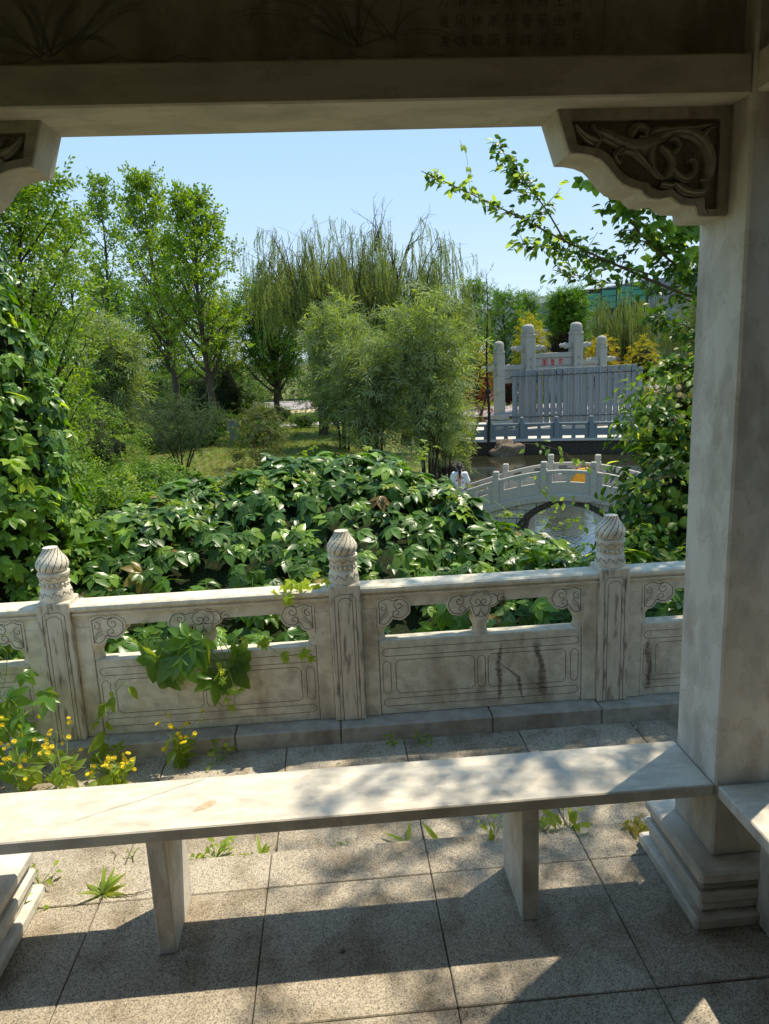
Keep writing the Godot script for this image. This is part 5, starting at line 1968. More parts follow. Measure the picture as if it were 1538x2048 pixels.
# ------------------------------------------------------------------ the woman by the pond
func sdf_mesh(bones: Array, cell: float, blend: float, paint: Callable) -> MB: # bones: [a, b, ra, rb]; surface nets
	var lo := Vector3.ONE * 1e9
	var hi := -lo
	for b in bones:
		var r: float = maxf(b[2], b[3]) + blend + cell * 2
		lo = lo.min(b[0] - Vector3.ONE * r).min(b[1] - Vector3.ONE * r)
		hi = hi.max(b[0] + Vector3.ONE * r).max(b[1] + Vector3.ONE * r)
	var nx := int((hi.x - lo.x) / cell) + 2
	var ny := int((hi.y - lo.y) / cell) + 2
	var nz := int((hi.z - lo.z) / cell) + 2
	var f := PackedFloat32Array()
	f.resize(nx * ny * nz)
	f.fill(1.0)
	for b in bones:
		var a: Vector3 = b[0]
		var ab: Vector3 = b[1] - a
		var l2 := maxf(ab.length_squared(), 1e-9)
		var ra: float = b[2]
		var dr: float = b[3] - ra
		var r := maxf(b[2], b[3]) + blend + cell * 2
		var p0 := (a.min(b[1]) - Vector3.ONE * r - lo) / cell
		var p1 := (a.max(b[1]) + Vector3.ONE * r - lo) / cell
		for z in range(maxi(0, int(p0.z)), mini(nz, int(p1.z) + 2)):
			for y in range(maxi(0, int(p0.y)), mini(ny, int(p1.y) + 2)):
				for x in range(maxi(0, int(p0.x)), mini(nx, int(p1.x) + 2)):
					var p := lo + Vector3(x, y, z) * cell - a
					var t := clampf(p.dot(ab) / l2, 0.0, 1.0)
					var d := (p - ab * t).length() - ra - dr * t
					var k := (z * ny + y) * nx + x
					var o := f[k]
					var h := maxf(blend - absf(o - d), 0.0) / blend
					f[k] = minf(o, d) - h * h * blend * 0.25
	var mb := MB.new()
	mb.tinted = true
	var vid := {}
	var pos := {}
	var step := [1, nx, nx * ny]
	for z in nz - 1:
		for y in ny - 1:
			for x in nx - 1:
				var k := (z * ny + y) * nx + x
				var neg := 0
				for c in 8:
					if f[k + (c & 1) + ((c >> 1) & 1) * nx + (c >> 2) * nx * ny] < 0:
						neg += 1
				if neg == 0 or neg == 8:
					continue
				var sum := Vector3.ZERO
				var cnt := 0
				for ax in 3:
					for c in 4:
						var o1: int = (c & 1) * step[(ax + 1) % 3] + (c >> 1) * step[(ax + 2) % 3]
						var fa := f[k + o1]
						var fb: float = f[k + o1 + step[ax]]
						if (fa < 0) != (fb < 0):
							var q := Vector3.ZERO
							q[(ax + 1) % 3] = c & 1
							q[(ax + 2) % 3] = c >> 1
							q[ax] = fa / (fa - fb)
							sum += q
							cnt += 1
				var p := lo + (Vector3(x, y, z) + sum / cnt) * cell
				var g := Vector3(f[k + 1] - f[k], f[k + nx] - f[k], f[k + nx * ny] - f[k])
				mb.col = paint.call(p)
				vid[k] = mb.put(p, g if g.length() > 1e-9 else Vector3.UP)
	for k in vid:
		for ax in 3:
			var s: int = step[ax]
			var s1: int = step[(ax + 1) % 3]
			var s2: int = step[(ax + 2) % 3]
			var fa := f[k]
			var fb: float = f[k + s]
			if (fa < 0) == (fb < 0):
				continue
			if not (vid.has(k - s1) and vid.has(k - s2) and vid.has(k - s1 - s2)):
				continue
			var q := [vid[k], vid[k - s1], vid[k - s1 - s2], vid[k - s2]]
			if fa < 0: # inside below: surface looks along +ax
				mb.ix.append_array([q[0], q[2], q[1], q[0], q[3], q[2]])
			else:
				mb.ix.append_array([q[0], q[1], q[2], q[0], q[2], q[3]])
	return mb

func person() -> void:
	rng.seed = 61
	# facing local -z: she looks over the pond, her back to the pavilion
	var o := thing("person", "person with long black ponytail in white printed T-shirt and blue trousers seen from behind", "person", Vector3(2.2, -2.66, -17.35), -0.25)
	var skin := Color(0.55, 0.34, 0.24)
	var V := func(x: float, y: float, z: float) -> Vector3: return Vector3(x, y, z)
	var b := []
	for s in [-1.0, 1.0]:
		b.append([V.call(s * 0.085, 0.86, 0.0), V.call(s * 0.095, 0.47, -0.01), 0.088, 0.056])
		b.append([V.call(s * 0.095, 0.47, -0.01), V.call(s * 0.10, 0.085, 0.02), 0.056, 0.036])
		b.append([V.call(s * 0.10, 0.05, 0.03), V.call(s * 0.115, 0.03, -0.13), 0.038, 0.026])
		b.append([V.call(s * 0.165, 1.31, 0.01), V.call(s * 0.215, 1.05, 0.02), 0.047, 0.037])
		b.append([V.call(s * 0.215, 1.05, 0.02), V.call(s * 0.225, 0.83, -0.03), 0.036, 0.024])
		b.append([V.call(s * 0.05, 1.27, 0.0), V.call(s * 0.15, 1.315, 0.01), 0.07, 0.05])
		# a hand: palm, four fingers of unequal length, thumb from the palm's side
		var w := Vector3(s * 0.225, 0.80, -0.035)
		b.append([w, w + Vector3(0, -0.065, -0.01), 0.022, 0.024])
		for k in 4:
			var r0 := w + Vector3(0, -0.072, -0.035 + k * 0.019)
			var ln: float = [0.062, 0.07, 0.066, 0.052][k]
			var mid := r0 + Vector3(-s * 0.004, -ln * 0.55, -0.002)
			b.append([r0, mid, 0.0085, 0.008])
			b.append([mid, mid + Vector3(-s * 0.012, -ln * 0.45, 0.0), 0.008, 0.0065])
		b.append([w + Vector3(0, -0.02, -0.025), w + Vector3(-s * 0.006, -0.055, -0.06), 0.011, 0.009])
		b.append([w + Vector3(-s * 0.006, -0.055, -0.06), w + Vector3(-s * 0.012, -0.085, -0.062), 0.009, 0.007])
	b.append([V.call(0, 0.90, 0), V.call(0, 1.06, 0), 0.125, 0.105])
	b.append([V.call(0, 1.06, 0), V.call(0, 1.26, 0), 0.105, 0.118])
	b.append([V.call(0, 1.30, 0.01), V.call(0, 1.42, -0.005), 0.052, 0.046])
	b.append([V.call(0, 1.49, -0.015), V.call(0, 1.535, -0.005), 0.082, 0.086])
	b.append([V.call(0, 1.45, -0.055), V.call(0, 1.43, -0.075), 0.05, 0.032])
	b.append([V.call(0, 1.50, -0.098), V.call(0, 1.475, -0.112), 0.012, 0.015])
	b.append([V.call(0, 1.447, -0.098), V.call(0, 1.447, -0.1), 0.014, 0.014])
	for s in [-1.0, 1.0]:
		b.append([V.call(s * 0.083, 1.49, 0.0), V.call(s * 0.088, 1.515, 0.012), 0.014, 0.018])
	var body := sdf_mesh(b, 0.0135, 0.035, func(_p): return skin)
	var face := MB.new()
	var sm := StandardMaterial3D.new()
	sm.vertex_color_use_as_albedo = true
	sm.roughness = 0.7
	var bd := obj("body", body, sm, o)
	for s in [-1.0, 1.0]:
		face.ball(Vector3(s * 0.031, 1.507, -0.088), Vector3(0.012, 0.007, 0.006), 8, 5)
	obj("eyes", face, M.cord, bd)
	var shirt := []
	for s in [-1.0, 1.0]:
		shirt.append([V.call(s * 0.15, 1.315, 0.01), V.call(s * 0.215, 1.13, 0.018), 0.066, 0.07])
		shirt.append([V.call(s * 0.03, 1.29, 0.0), V.call(s * 0.15, 1.318, 0.01), 0.082, 0.064])
		shirt.append([V.call(s * 0.045, 0.92, 0.0), V.call(s * 0.055, 1.24, 0.0), 0.112, 0.098])
	shirt.append([V.call(0, 1.30, 0.012), V.call(0, 1.345, 0.005), 0.066, 0.058])
	var pn := FastNoiseLite.new()
	pn.frequency = 9.0
	pn.seed = 4
	var shirt_mesh := sdf_mesh(shirt, 0.012, 0.03, func(p: Vector3) -> Color:
		var c := Color(0.74, 0.71, 0.74)
		if p.z > 0.05 and absf(p.x) < 0.11 and p.y > 1.0 and p.y < 1.25 and pn.get_noise_3dv(p) > 0.12:
			c = Color(0.5, 0.06, 0.09)
		return c)
	obj("t_shirt", shirt_mesh, sm, o)
	var tr := []
	for s in [-1.0, 1.0]:
		tr.append([V.call(s * 0.082, 0.88, 0.0), V.call(s * 0.098, 0.47, -0.005), 0.103, 0.078])
		tr.append([V.call(s * 0.098, 0.47, -0.005), V.call(s * 0.104, 0.10, 0.012), 0.078, 0.066])
	tr.append([V.call(-0.03, 0.93, 0.0), V.call(0.03, 0.93, 0.0), 0.112, 0.112])
	obj("trousers", sdf_mesh(tr, 0.014, 0.03, func(_p): return Color(0.11, 0.16, 0.22)), sm, o)
	var hr := [[V.call(0, 1.525, 0.022), V.call(0, 1.56, 0.0), 0.092, 0.084], [V.call(0, 1.53, 0.09), V.call(0.0, 1.545, 0.115), 0.035, 0.03], [V.call(0, 1.545, 0.115), V.call(0.012, 1.40, 0.125), 0.032, 0.036], [V.call(0.012, 1.40, 0.125), V.call(0.018, 1.22, 0.128), 0.036, 0.014]]
	obj("hair", sdf_mesh(hr, 0.011, 0.025, func(_p): return Color(0.012, 0.01, 0.01)), sm, o)
	for s in [-1.0, 1.0]:
		var sh := sdf_mesh([[V.call(s * 0.10, 0.035, 0.04), V.call(s * 0.117, 0.03, -0.14), 0.047, 0.036]], 0.012, 0.02, func(_p): return Color(0.6, 0.58, 0.56))
		obj("shoe", sh, sm, o)

# ------------------------------------------------------------------ planting
func planting() -> void:
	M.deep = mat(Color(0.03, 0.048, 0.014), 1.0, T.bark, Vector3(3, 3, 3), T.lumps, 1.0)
	creeper_bank()
	creeper_pillar()
	var up_env := func(t: float) -> float: return 4.2 * pow(maxf(1.0 - t, 0.0), 0.75) * minf(1.0, 0.45 + t * 3.0) + 0.35
	var tulip := {"h": 13.2, "r": 0.2, "lean": Vector3(-0.9, 0, 0.2), "first": 0.2, "n": 52, "ang": 36.0, "up": 0.12, "env": up_env, "sub": 6, "per": 5, "mesh": L.broad_spray, "size": Vector2(0.34, 0.58), "dark": Color(0.13, 0.22, 0.026), "light": Color(0.34, 0.45, 0.06), "mat": M.leaf, "bark": M.bark}
	tree("tulip_tree", "tall bright green tulip tree with the highest top left of centre", "tree", Vector3(-9.8, -1.6, -41.2), 101, tulip, "tulip trees on the lawn")
	var t2 := tulip.duplicate()
	t2.h = 11.0
	t2.lean = Vector3(-0.35, 0, 0)
	t2.env = func(t: float) -> float: return 3.8 * pow(maxf(1.0 - t, 0.0), 0.75) * minf(1.0, 0.45 + t * 3.0) + 0.35
	tree("tulip_tree", "tulip tree with pale trunk rising behind the feathery grey green shrub", "tree", Vector3(-7.0, -1.5, -35.5), 102, t2, "tulip trees on the lawn")
	var thin := {"h": 9.6, "r": 0.10, "lean": Vector3(0.25, 0, 0), "first": 0.3, "n": 26, "ang": 55.0, "up": 0.12, "env": func(t: float) -> float: return 1.5 * sin(PI * clampf(0.2 + 0.8 * t, 0, 1)) + 0.25, "sub": 5, "per": 4, "mesh": L.broad_spray, "size": Vector2(0.24, 0.42), "dark": Color(0.117, 0.212, 0.030), "light": Color(0.303, 0.422, 0.053), "mat": M.leaf, "bark": M.dark_bark}
	tree("slender_tree", "slender open tree with dark upright limbs left of the tulip trees", "tree", Vector3(-9.25, -1.3, -26.9), 103, thin, "slender trees at the left")
	var t3 := thin.duplicate()
	t3.h = 9.0
	tree("slender_tree", "thin stemmed tree second from the left thicket", "tree", Vector3(-11.2, -1.4, -28.8), 104, t3, "slender trees at the left")
	t3.h = 10.5
	tree("slender_tree", "thin stemmed tree close behind the left thicket", "tree", Vector3(-12.6, -1.4, -30.0), 105, t3, "slender trees at the left")
	var maple := {"h": 5.6, "r": 0.12, "lean": Vector3(0.7, 0, 0), "first": 0.15, "n": 34, "ang": 42.0, "up": 0.12, "env": func(t: float) -> float: return 1.9 * sin(PI * clampf(0.25 + 0.75 * t, 0, 1)) + 0.3, "sub": 6, "per": 5, "mesh": L.oval_spray, "size": Vector2(0.26, 0.44), "dark": Color(0.11, 0.20, 0.025), "light": Color(0.32, 0.43, 0.06), "mat": M.leaf, "bark": M.dark_bark}
	tree("broadleaf_tree", "bright green tree with dark leaning limbs above the left thicket", "tree", Vector3(-6.4, -1.0, -10.6), 106, maple)
	var m2 := maple.duplicate()
	m2.h = 3.4
	m2.lean = Vector3.ZERO
	#m2.light = Color(0.512, 0.575, 0.045)
	tree("broadleaf_tree", "lower yellow green tree behind the left thicket", "tree", Vector3(-7.9, -1.0, -14.5), 107, m2)
	# olive multi-stemmed shrubs
	var olive := {"h": 4.6, "r": 0.11, "stems": 6, "spread": 0.75, "first": 0.16, "n": 60, "ang": 52.0, "up": 0.1, "env": func(t: float) -> float: return 0.95 * sin(PI * clampf(0.25 + 0.75 * t, 0, 1)) + 0.15, "sub": 5, "per": 4, "mesh": L.narrow_spray, "size": Vector2(0.42, 0.72), "sag": 0.3, "dark": Color(0.17, 0.22, 0.09), "light": Color(0.42, 0.47, 0.25), "mat": M.soft, "bark": M.dark_bark}
	tree("olive_shrub", "olive green multi stemmed shrub with dark stems beside the lawn", "shrub", Vector3(-8.5, -1.2, -23.9), 110, olive, "olive green multi stemmed shrubs")
	var o2 := olive.duplicate()
	o2.h = 4.3
	o2.stems = 5
	o2.spread = 0.8
	tree("olive_shrub", "olive green feathery shrub in front of the willow's middle", "shrub", Vector3(0.3, -1.9, -22.9), 111, o2, "olive green multi stemmed shrubs")
	o2.h = 6.2
	o2.n = 70
	tree("olive_shrub", "tall olive green shrub at the pond's edge below the willow's right side", "shrub", Vector3(1.95, -2.4, -21.8), 112, o2, "olive green multi stemmed shrubs")
	o2.h = 6.0
	tree("olive_shrub", "pale olive shrub against the willow's dark trunk", "shrub", Vector3(-0.75, -1.8, -25.4), 113, o2, "olive green multi stemmed shrubs")
	o2.h = 3.0
	o2.n = 44
	tree("olive_shrub", "low olive shrub leaning over the water left of the far rail", "shrub", Vector3(3.0, -2.9, -25.5), 114, o2, "olive green multi stemmed shrubs")
	# willows
	willow("weeping_willow", "weeping willow with forked dark trunk and branches reaching left", Vector3(-1.5, -1.8, -31.2), 120, Vector3(-0.35, 5.2, 0), Vector3(2.5, 4.0, 2.4), Vector3(-0.75, 5.3, 0), 26, 1.3)
	willow("weeping_willow", "fuller weeping willow trailing towards the leafless sapling", Vector3(2.2, -2.2, -31.6), 121, Vector3(0.1, 4.6, 0), Vector3(2.9, 4.6, 2.5), Vector3(0.4, 5.0, 0), 34, 1.6, 1)
	willow("weeping_willow", "willow in the middle with bare twigs standing above its crown", Vector3(0.3, -2.0, -33.0), 122, Vector3(0, 4.6, 0), Vector3(2.2, 5.0, 2.0), Vector3(0.1, 5.0, 0), 28, 1.3, 2)
	# leafless sapling
	sapling()
	# round tree and neighbours
	var round := {"h": 6.9, "r": 0.2, "first": 0.24, "n": 58, "ang": 35.0, "up": 0.16, "env": func(t: float) -> float: return 2.8 * sqrt(maxf(0.05, 1.0 - pow(t * 1.5 - 0.45, 2.0))) + 0.2, "sub": 7, "per": 7, "mesh": L.oval_spray, "size": Vector2(0.36, 0.62), "dark": Color(0.069, 0.163, 0.018), "light": Color(0.174, 0.307, 0.030), "mat": M.leaf, "bark": M.dark_bark}
	tree("round_tree", "rounded deep green tree with straight dark trunk left of the willows", "tree", Vector3(-4.2, -1.75, -40.9), 130, round)
	# the thick belt behind
	var belt := round.duplicate()
	belt.size = Vector2(0.5, 0.85)
	belt.first = 0.12
	belt.n = 34
	belt.sub = 6
	belt.per = 6
	var spots := [[-27, -52, 9.5, "far dense tree at the left edge behind the thicket"], [-21, -50, 9.0, "far dense tree second from the left edge"], [-16.5, -54, 9.5, "far green tree behind the slender trees"], [-12.5, -52, 8.5, "far green tree between the slender trees and the tallest tulip tree"], [-9.5, -58, 8.0, "far yellowish tree behind the two tulip trees"], [-6.5, -78, 9.5, "far tree across the road seen left of the round tree"], [-1.0, -80, 9.0, "far tree across the road behind the willow trunk"], [5.5, -82, 10.0, "far tree across the road behind the willow's right side"], [14.5, -76, 10.4, "rounded far tree right of the leafless sapling"], [18.0, -79, 9.6, "far tree left of the hall's rising roof"], [21.5, -82, 9.4, "far tree in front of the hall's left wall"], [12.0, -72, 7.6, "lower far tree behind the gate's left pillar"]]
	for i in spots.size():
		var s = spots[i]
		belt.h = s[2]
		belt.light = [Color(0.17, 0.30, 0.035), Color(0.20, 0.30, 0.05), Color(0.14, 0.25, 0.04)][i % 3]
		belt.env = func(t: float) -> float: return 3.0 * sqrt(maxf(0.06, 1.0 - pow(t * 1.45 - 0.4, 2.0))) + 0.3
		if i == 4:
			belt.light = Color(0.465, 0.460, 0.045)
		tree("far_tree", s[3], "tree", Vector3(s[0], -2.2, s[1]), 140 + i, belt, "trees in the far belt")
	var nr := round.duplicate()
	nr.h = 7.4
	nr.env = func(t: float) -> float: return 1.9 * sqrt(maxf(0.05, 1.0 - pow(t * 1.6 - 0.5, 2.0))) + 0.2
	nr.first = 0.4
	tree("garden_tree", "rounded green tree standing between the two tall gate pillars", "tree", Vector3(15.75, -2.2, -50.3), 160, nr)
	willow("weeping_willow", "pale distant willow in front of the green glass hall", Vector3(21.2, -2.2, -53.7), 161, Vector3(0, 3.6, 0), Vector3(3.6, 4.2, 3.0), Vector3(0, 4.0, 0), 30, 2.6)
	willow("weeping_willow", "distant willow at the right partly behind the column", Vector3(26.6, -2.2, -51.5), 162, Vector3(0, 3.4, 0), Vector3(3.4, 4.0, 3.0), Vector3(0, 3.8, 0), 26, 2.6)
	# shrubs round the gate
	blob_shrub("yellow_shrub", "yellow leaved shrub left of the gate's left pillar", Vector3(9.7, -2.2, -52.5), Vector3(1.5, 2.3, 1.2), 170, L.oval_spray, M.soft, Vector2(0.3, 0.5), 520, Color(0.32, 0.3, 0.02), Color(0.52, 0.44, 0.03), "yellow leaved shrubs")
	blob_shrub("yellow_shrub", "tall yellow leaved shrub right of the gate's left inner pillar", Vector3(12.6, -2.2, -48.2), Vector3(0.95, 3.1, 0.8), 171, L.oval_spray, M.soft, Vector2(0.4, 0.6), 700, Color(0.36, 0.34, 0.02), Color(0.55, 0.46, 0.03), "yellow leaved shrubs")
	blob_shrub("yellow_shrub", "golden shrub right of the gate's right inner pillar", Vector3(16.2, -0.2, -44.9), Vector3(0.85, 1.3, 0.7), 172, L.oval_spray, M.soft, Vector2(0.25, 0.42), 420, Color(0.5, 0.36, 0.01), Color(0.62, 0.46, 0.02), "yellow leaved shrubs")
	blob_shrub("yellow_shrub", "golden shrub half hidden by the overhanging tree at the right", Vector3(18.8, -0.9, -44.5), Vector3(1.1, 1.5, 0.9), 173, L.oval_spray, M.soft, Vector2(0.25, 0.42), 420, Color(0.45, 0.34, 0.01), Color(0.58, 0.44, 0.02), "yellow leaved shrubs")
	blob_shrub("purple_shrub", "dark purple leaved shrub between the tall gate pillars", Vector3(14.9, -0.2, -48.9), Vector3(1.2, 1.55, 1.0), 174, L.oval_spray, M.soft, Vector2(0.25, 0.42), 620, Color(0.035, 0.010, 0.014), Color(0.09, 0.022, 0.028), "purple leaved shrubs")
	blob_shrub("purple_shrub", "dark purple leaved shrub right of the right tall pillar", Vector3(17.0, -1.0, -46.8), Vector3(0.9, 1.6, 0.8), 175, L.oval_spray, M.soft, Vector2(0.25, 0.42), 460, Color(0.035, 0.010, 0.014), Color(0.09, 0.022, 0.028), "purple leaved shrubs")
	blob_shrub("purple_shrub", "dark purple leaved shrub by the gate's left wing", Vector3(10.3, -1.5, -45.6), Vector3(0.9, 1.2, 0.8), 176, L.oval_spray, M.soft, Vector2(0.25, 0.42), 420, Color(0.05, 0.012, 0.018), Color(0.13, 0.03, 0.035), "purple leaved shrubs")
	blob_shrub("red_shrub", "thin reddish shrub behind the leafless sapling", Vector3(8.2, -2.3, -44.0), Vector3(0.9, 1.5, 0.7), 177, L.fine_spray, M.soft, Vector2(0.3, 0.45), 260, Color(0.18, 0.03, 0.03), Color(0.3, 0.06, 0.05), "", "shrub", 0, false)
	# clipped balls and small shrubs on the lawn
	var balls := [[-8.55, -30.1, 0.8, "bright clipped round bush left of the feathery shrub"], [-6.85, -34.2, 1.0, "clipped round bush at the foot of the pale tulip trunk"], [-4.3, -31.5, 1.05, "clipped round bush behind the tangled dry shrub"], [-5.25, -42.6, 0.75, "clipped round bush near the tan path left of the round tree"], [-4.3, -43.2, 0.8, "clipped round bush touching the round tree's trunk"], [-2.6, -36.5, 0.6, "small clipped bush right of the round tree"], [-7.7, -26.5, 0.75, "clipped round bush beside the olive shrub with dark stems"], [-3.9, -27.0, 0.8, "clipped round bush on the lawn left of the pale olive shrub"], [-6.35, -28.0, 0.8, "clipped round bush between the tamarisk and the cabinet"]]
	for i in balls.size():
		var b = balls[i]
		blob_shrub("clipped_bush", b[3], Vector3(b[0], ground_y(b[0], b[1]), b[1]), Vector3(b[2] * 1.15, b[2] * 0.62, b[2] * 1.1), 180 + i, L.fine_spray, M.leaf, Vector2(0.12, 0.2), 900, Color(0.06, 0.14, 0.02), Color(0.15, 0.25, 0.03), "clipped round bushes")
	blob_shrub("dark_conifer", "narrow blackish green conifer behind the pale tulip trunk", Vector3(-7.1, -1.5, -42.3), Vector3(0.75, 1.75, 0.7), 190, L.fine_spray, M.soft, Vector2(0.3, 0.5), 700, Color(0.012, 0.028, 0.014), Color(0.025, 0.05, 0.022), "", "tree")
	blob_shrub("dark_conifer", "second blackish conifer left of the first", Vector3(-8.6, -1.5, -43.5), Vector3(0.7, 1.2, 0.7), 191, L.fine_spray, M.soft, Vector2(0.3, 0.5), 500, Color(0.012, 0.028, 0.014), Color(0.025, 0.05, 0.022), "", "tree")
	blob_shrub("dry_shrub", "tangled half dry shrub with creeper strands behind the mound", Vector3(-3.35, -1.25, -19.9), Vector3(0.75, 0.95, 0.6), 192, L.oval_spray, M.leaf, Vector2(0.16, 0.28), 520, Color(0.09, 0.12, 0.03), Color(0.2, 0.2, 0.08), "", "shrub", 0, false)
	var tam := {"h": 2.1, "r": 0.06, "stems": 5, "spread": 2.2, "first": 0.25, "n": 60, "ang": 45.0, "up": 0.06, "env": func(t: float) -> float: return 0.55, "sub": 5, "per": 5, "mesh": L.plume, "size": Vector2(0.22, 0.38), "dark": Color(0.10, 0.16, 0.08), "light": Color(0.20, 0.27, 0.13), "mat": M.soft, "bark": M.dark_bark}
	tree("tamarisk", "feathery grey green tamarisk shrub on the lawn", "shrub", Vector3(-5.3, -1.22, -18.5), 193, tam)
	var left := [[-5.6, -9.0, 0.95, "bright small leaved bush behind the left post"], [-6.9, -12.6, 1.0, "small leaved bush under the olive shrub's dark stems"], [-4.2, -10.0, 0.75, "low bush left of the brown boulder"], [-3.6, -6.2, 0.8, "small leaved bush at the mound's left end"], [-4.8, -5.6, 1.1, "dense small leaved bush between the left thicket and the mound"], [-7.4, -16.5, 1.3, "large small leaved bush left of the lawn"]]
	for i in left.size():
		var b = left[i]
		blob_shrub("leafy_bush", b[3], Vector3(b[0], ground_y(b[0], b[1]), b[1]), Vector3(b[2], b[2] * 0.85, b[2]), 200 + i, L.oval_spray, M.leaf, Vector2(0.16, 0.3), 900, Color(0.08, 0.17, 0.022), [Color(0.2, 0.32, 0.04), Color(0.27, 0.38, 0.05)][i % 2], "leafy bushes on the left bank", "bush")
	hedge()
	right_side()
	var hg := [[-1.2, 8.6, 5.2, 2.1, 1.2, "high dark hedge behind the pavilion"], [3.1, 2.3, 0.9, 2.3, 3.0, "high dark hedge to the right of the pavilion"]]
	for i in hg.size():
		var b = hg[i]
		blob_shrub("garden_hedge", b[5], Vector3(b[0], -0.3, b[1]), Vector3(b[2], b[3], b[4]), 220 + i, L.oval_spray, M.leaf, Vector2(0.4, 0.6), 1600, Color(0.03, 0.07, 0.012), Color(0.07, 0.13, 0.02), "hedges round the pavilion", "hedge")
	var under := [[-16, -46, 2.4], [-12.5, -47, 2.0], [-10.2, -48, 2.2], [-7.8, -49.5, 1.7], [-11.5, -40, 1.4], [-14, -38, 1.8], [-0.5, -45, 1.9], [2.5, -44, 2.2]]
	for i in under.size():
		var b = under[i]
		blob_shrub("thicket_shrub", ["broad thicket shrub at the far left of the lawn", "thicket shrub behind the slender trees", "thicket shrub behind the tallest tulip tree", "thicket shrub left of the black conifers", "low thicket shrub in front of the slender trees' neighbours", "thicket shrub deep behind the left bank", "thicket shrub right of the round tree across the path", "thicket shrub behind the willow's trunks"][i], Vector3(b[0], ground_y(b[0], b[1]), b[1]), Vector3(b[2] * 1.2, b[2] * 0.8, b[2]), 240 + i, L.oval_spray, M.leaf, Vector2(0.35, 0.6), 900, Color(0.06, 0.12, 0.016), Color(0.14, 0.24, 0.03), "thicket shrubs behind the lawn")

func sapling() -> void:
	rng.seed = 125
	var t := thing("bare_sapling", "thin nearly leafless sapling propped by a slanting pole in front of the gate", "tree", Vector3(6.25, -2.45, -32.6))
	var w := MB.new()
	var tr := []
	for i in 12:
		tr.append(Vector3(0.05 * sin(i * 0.9), 8.0 * i / 11.0, 0.0))
	w.tube(tr, [0.085, 0.08, 0.075, 0.07, 0.06, 0.055, 0.045, 0.04, 0.03, 0.022, 0.016, 0.008], 6, false)
	var xf := []
	var cs := []
	for i in 30:
		var y := 2.0 + 5.8 * (i + rr(0, 1)) / 30.0
		var a := i * 2.4
		var d := Vector3(cos(a), 0.75, sin(a)).normalized()
		var ln := 0.35 + 0.95 * (1.0 - absf(y - 4.5) / 4.0)
		var p := Vector3(0, y, 0)
		var pts := [p]
		for k in 5:
			d = (d + wild() * 0.2 + Vector3.UP * 0.05).normalized()
			p += d * ln / 5
			pts.append(p)
			if k > 1:
				w.tube([p, p + (d + wild()).normalized() * ln * 0.3], [0.008, 0.003], 3, false)
				if rng.randf() < 0.8:
					xf.append(facing(p + wild() * 0.05, Vector3.UP + wild(), d + wild() * 0.5, rr(0.14, 0.24)))
					cs.append(shade(Color(0.14, 0.2, 0.04), Color(0.2, 0.26, 0.06)))
		w.tube(pts, [0.02, 0.005], 4, false)
	obj("trunk", w, M.dark_bark, t)
	leaves(L.fine_spray, M.soft, xf, cs, t, 0, "leaf", "crown")
	var p := MB.new()
	p.tube([Vector3(-0.95, 0, 0.3), Vector3(0.05, 2.6, 0.05)], [0.05], 6)
	p.tube([Vector3(-0.1, 2.45, 0.0), Vector3(0.12, 2.5, 0.1)], [0.12, 0.12], 6)
	obj("prop_pole", p, M.dark_bark, t)

func hedge() -> void: # low planting by the gate road, red bed
	rng.seed = 210
	var xf := []
	var cs := []
	for i in 2600:
		var x := rr(4.0, 30.0)
		var z := -57.6 + rr(-0.7, 0.7)
		xf.append(facing(Vector3(x, -2.1 + rr(0, 0.45), z), Vector3.UP + wild(), wild(), rr(0.2, 0.36)))
		cs.append(shade(Color(0.2, 0.04, 0.03), Color(0.12, 0.12, 0.03)))
	var o := Node3D.new()
	o.name = "red_bedding_foliage"
	add_child(o)
	tag(o, "low reddish bedding plants along the road behind the gate", "bedding plants")
	o.set_meta("kind", "stuff")
	many("foliage", L.oval_spray, M.soft, xf, cs, o)
	xf = []
	cs = []
	for i in 9000:
		var x := rr(-60.0, 60.0)
		var z := -74.5 + rr(-1.2, 1.2)
		xf.append(facing(Vector3(x, -2.2 + rr(0, 4.0 if x < 8.0 else 2.4), z), Vector3.UP + wild(), wild(), rr(0.5, 0.9)))
		cs.append(shade(Color(0.03, 0.07, 0.012), Color(0.08, 0.14, 0.025)))
	var o2 := Node3D.new()
	o2.name = "roadside_foliage"
	add_child(o2)
	tag(o2, "continuous dark green hedge along the far side of the road", "hedge")
	o2.set_meta("kind", "stuff")
	many("foliage", L.oval_spray, M.leaf, xf, cs, o2)

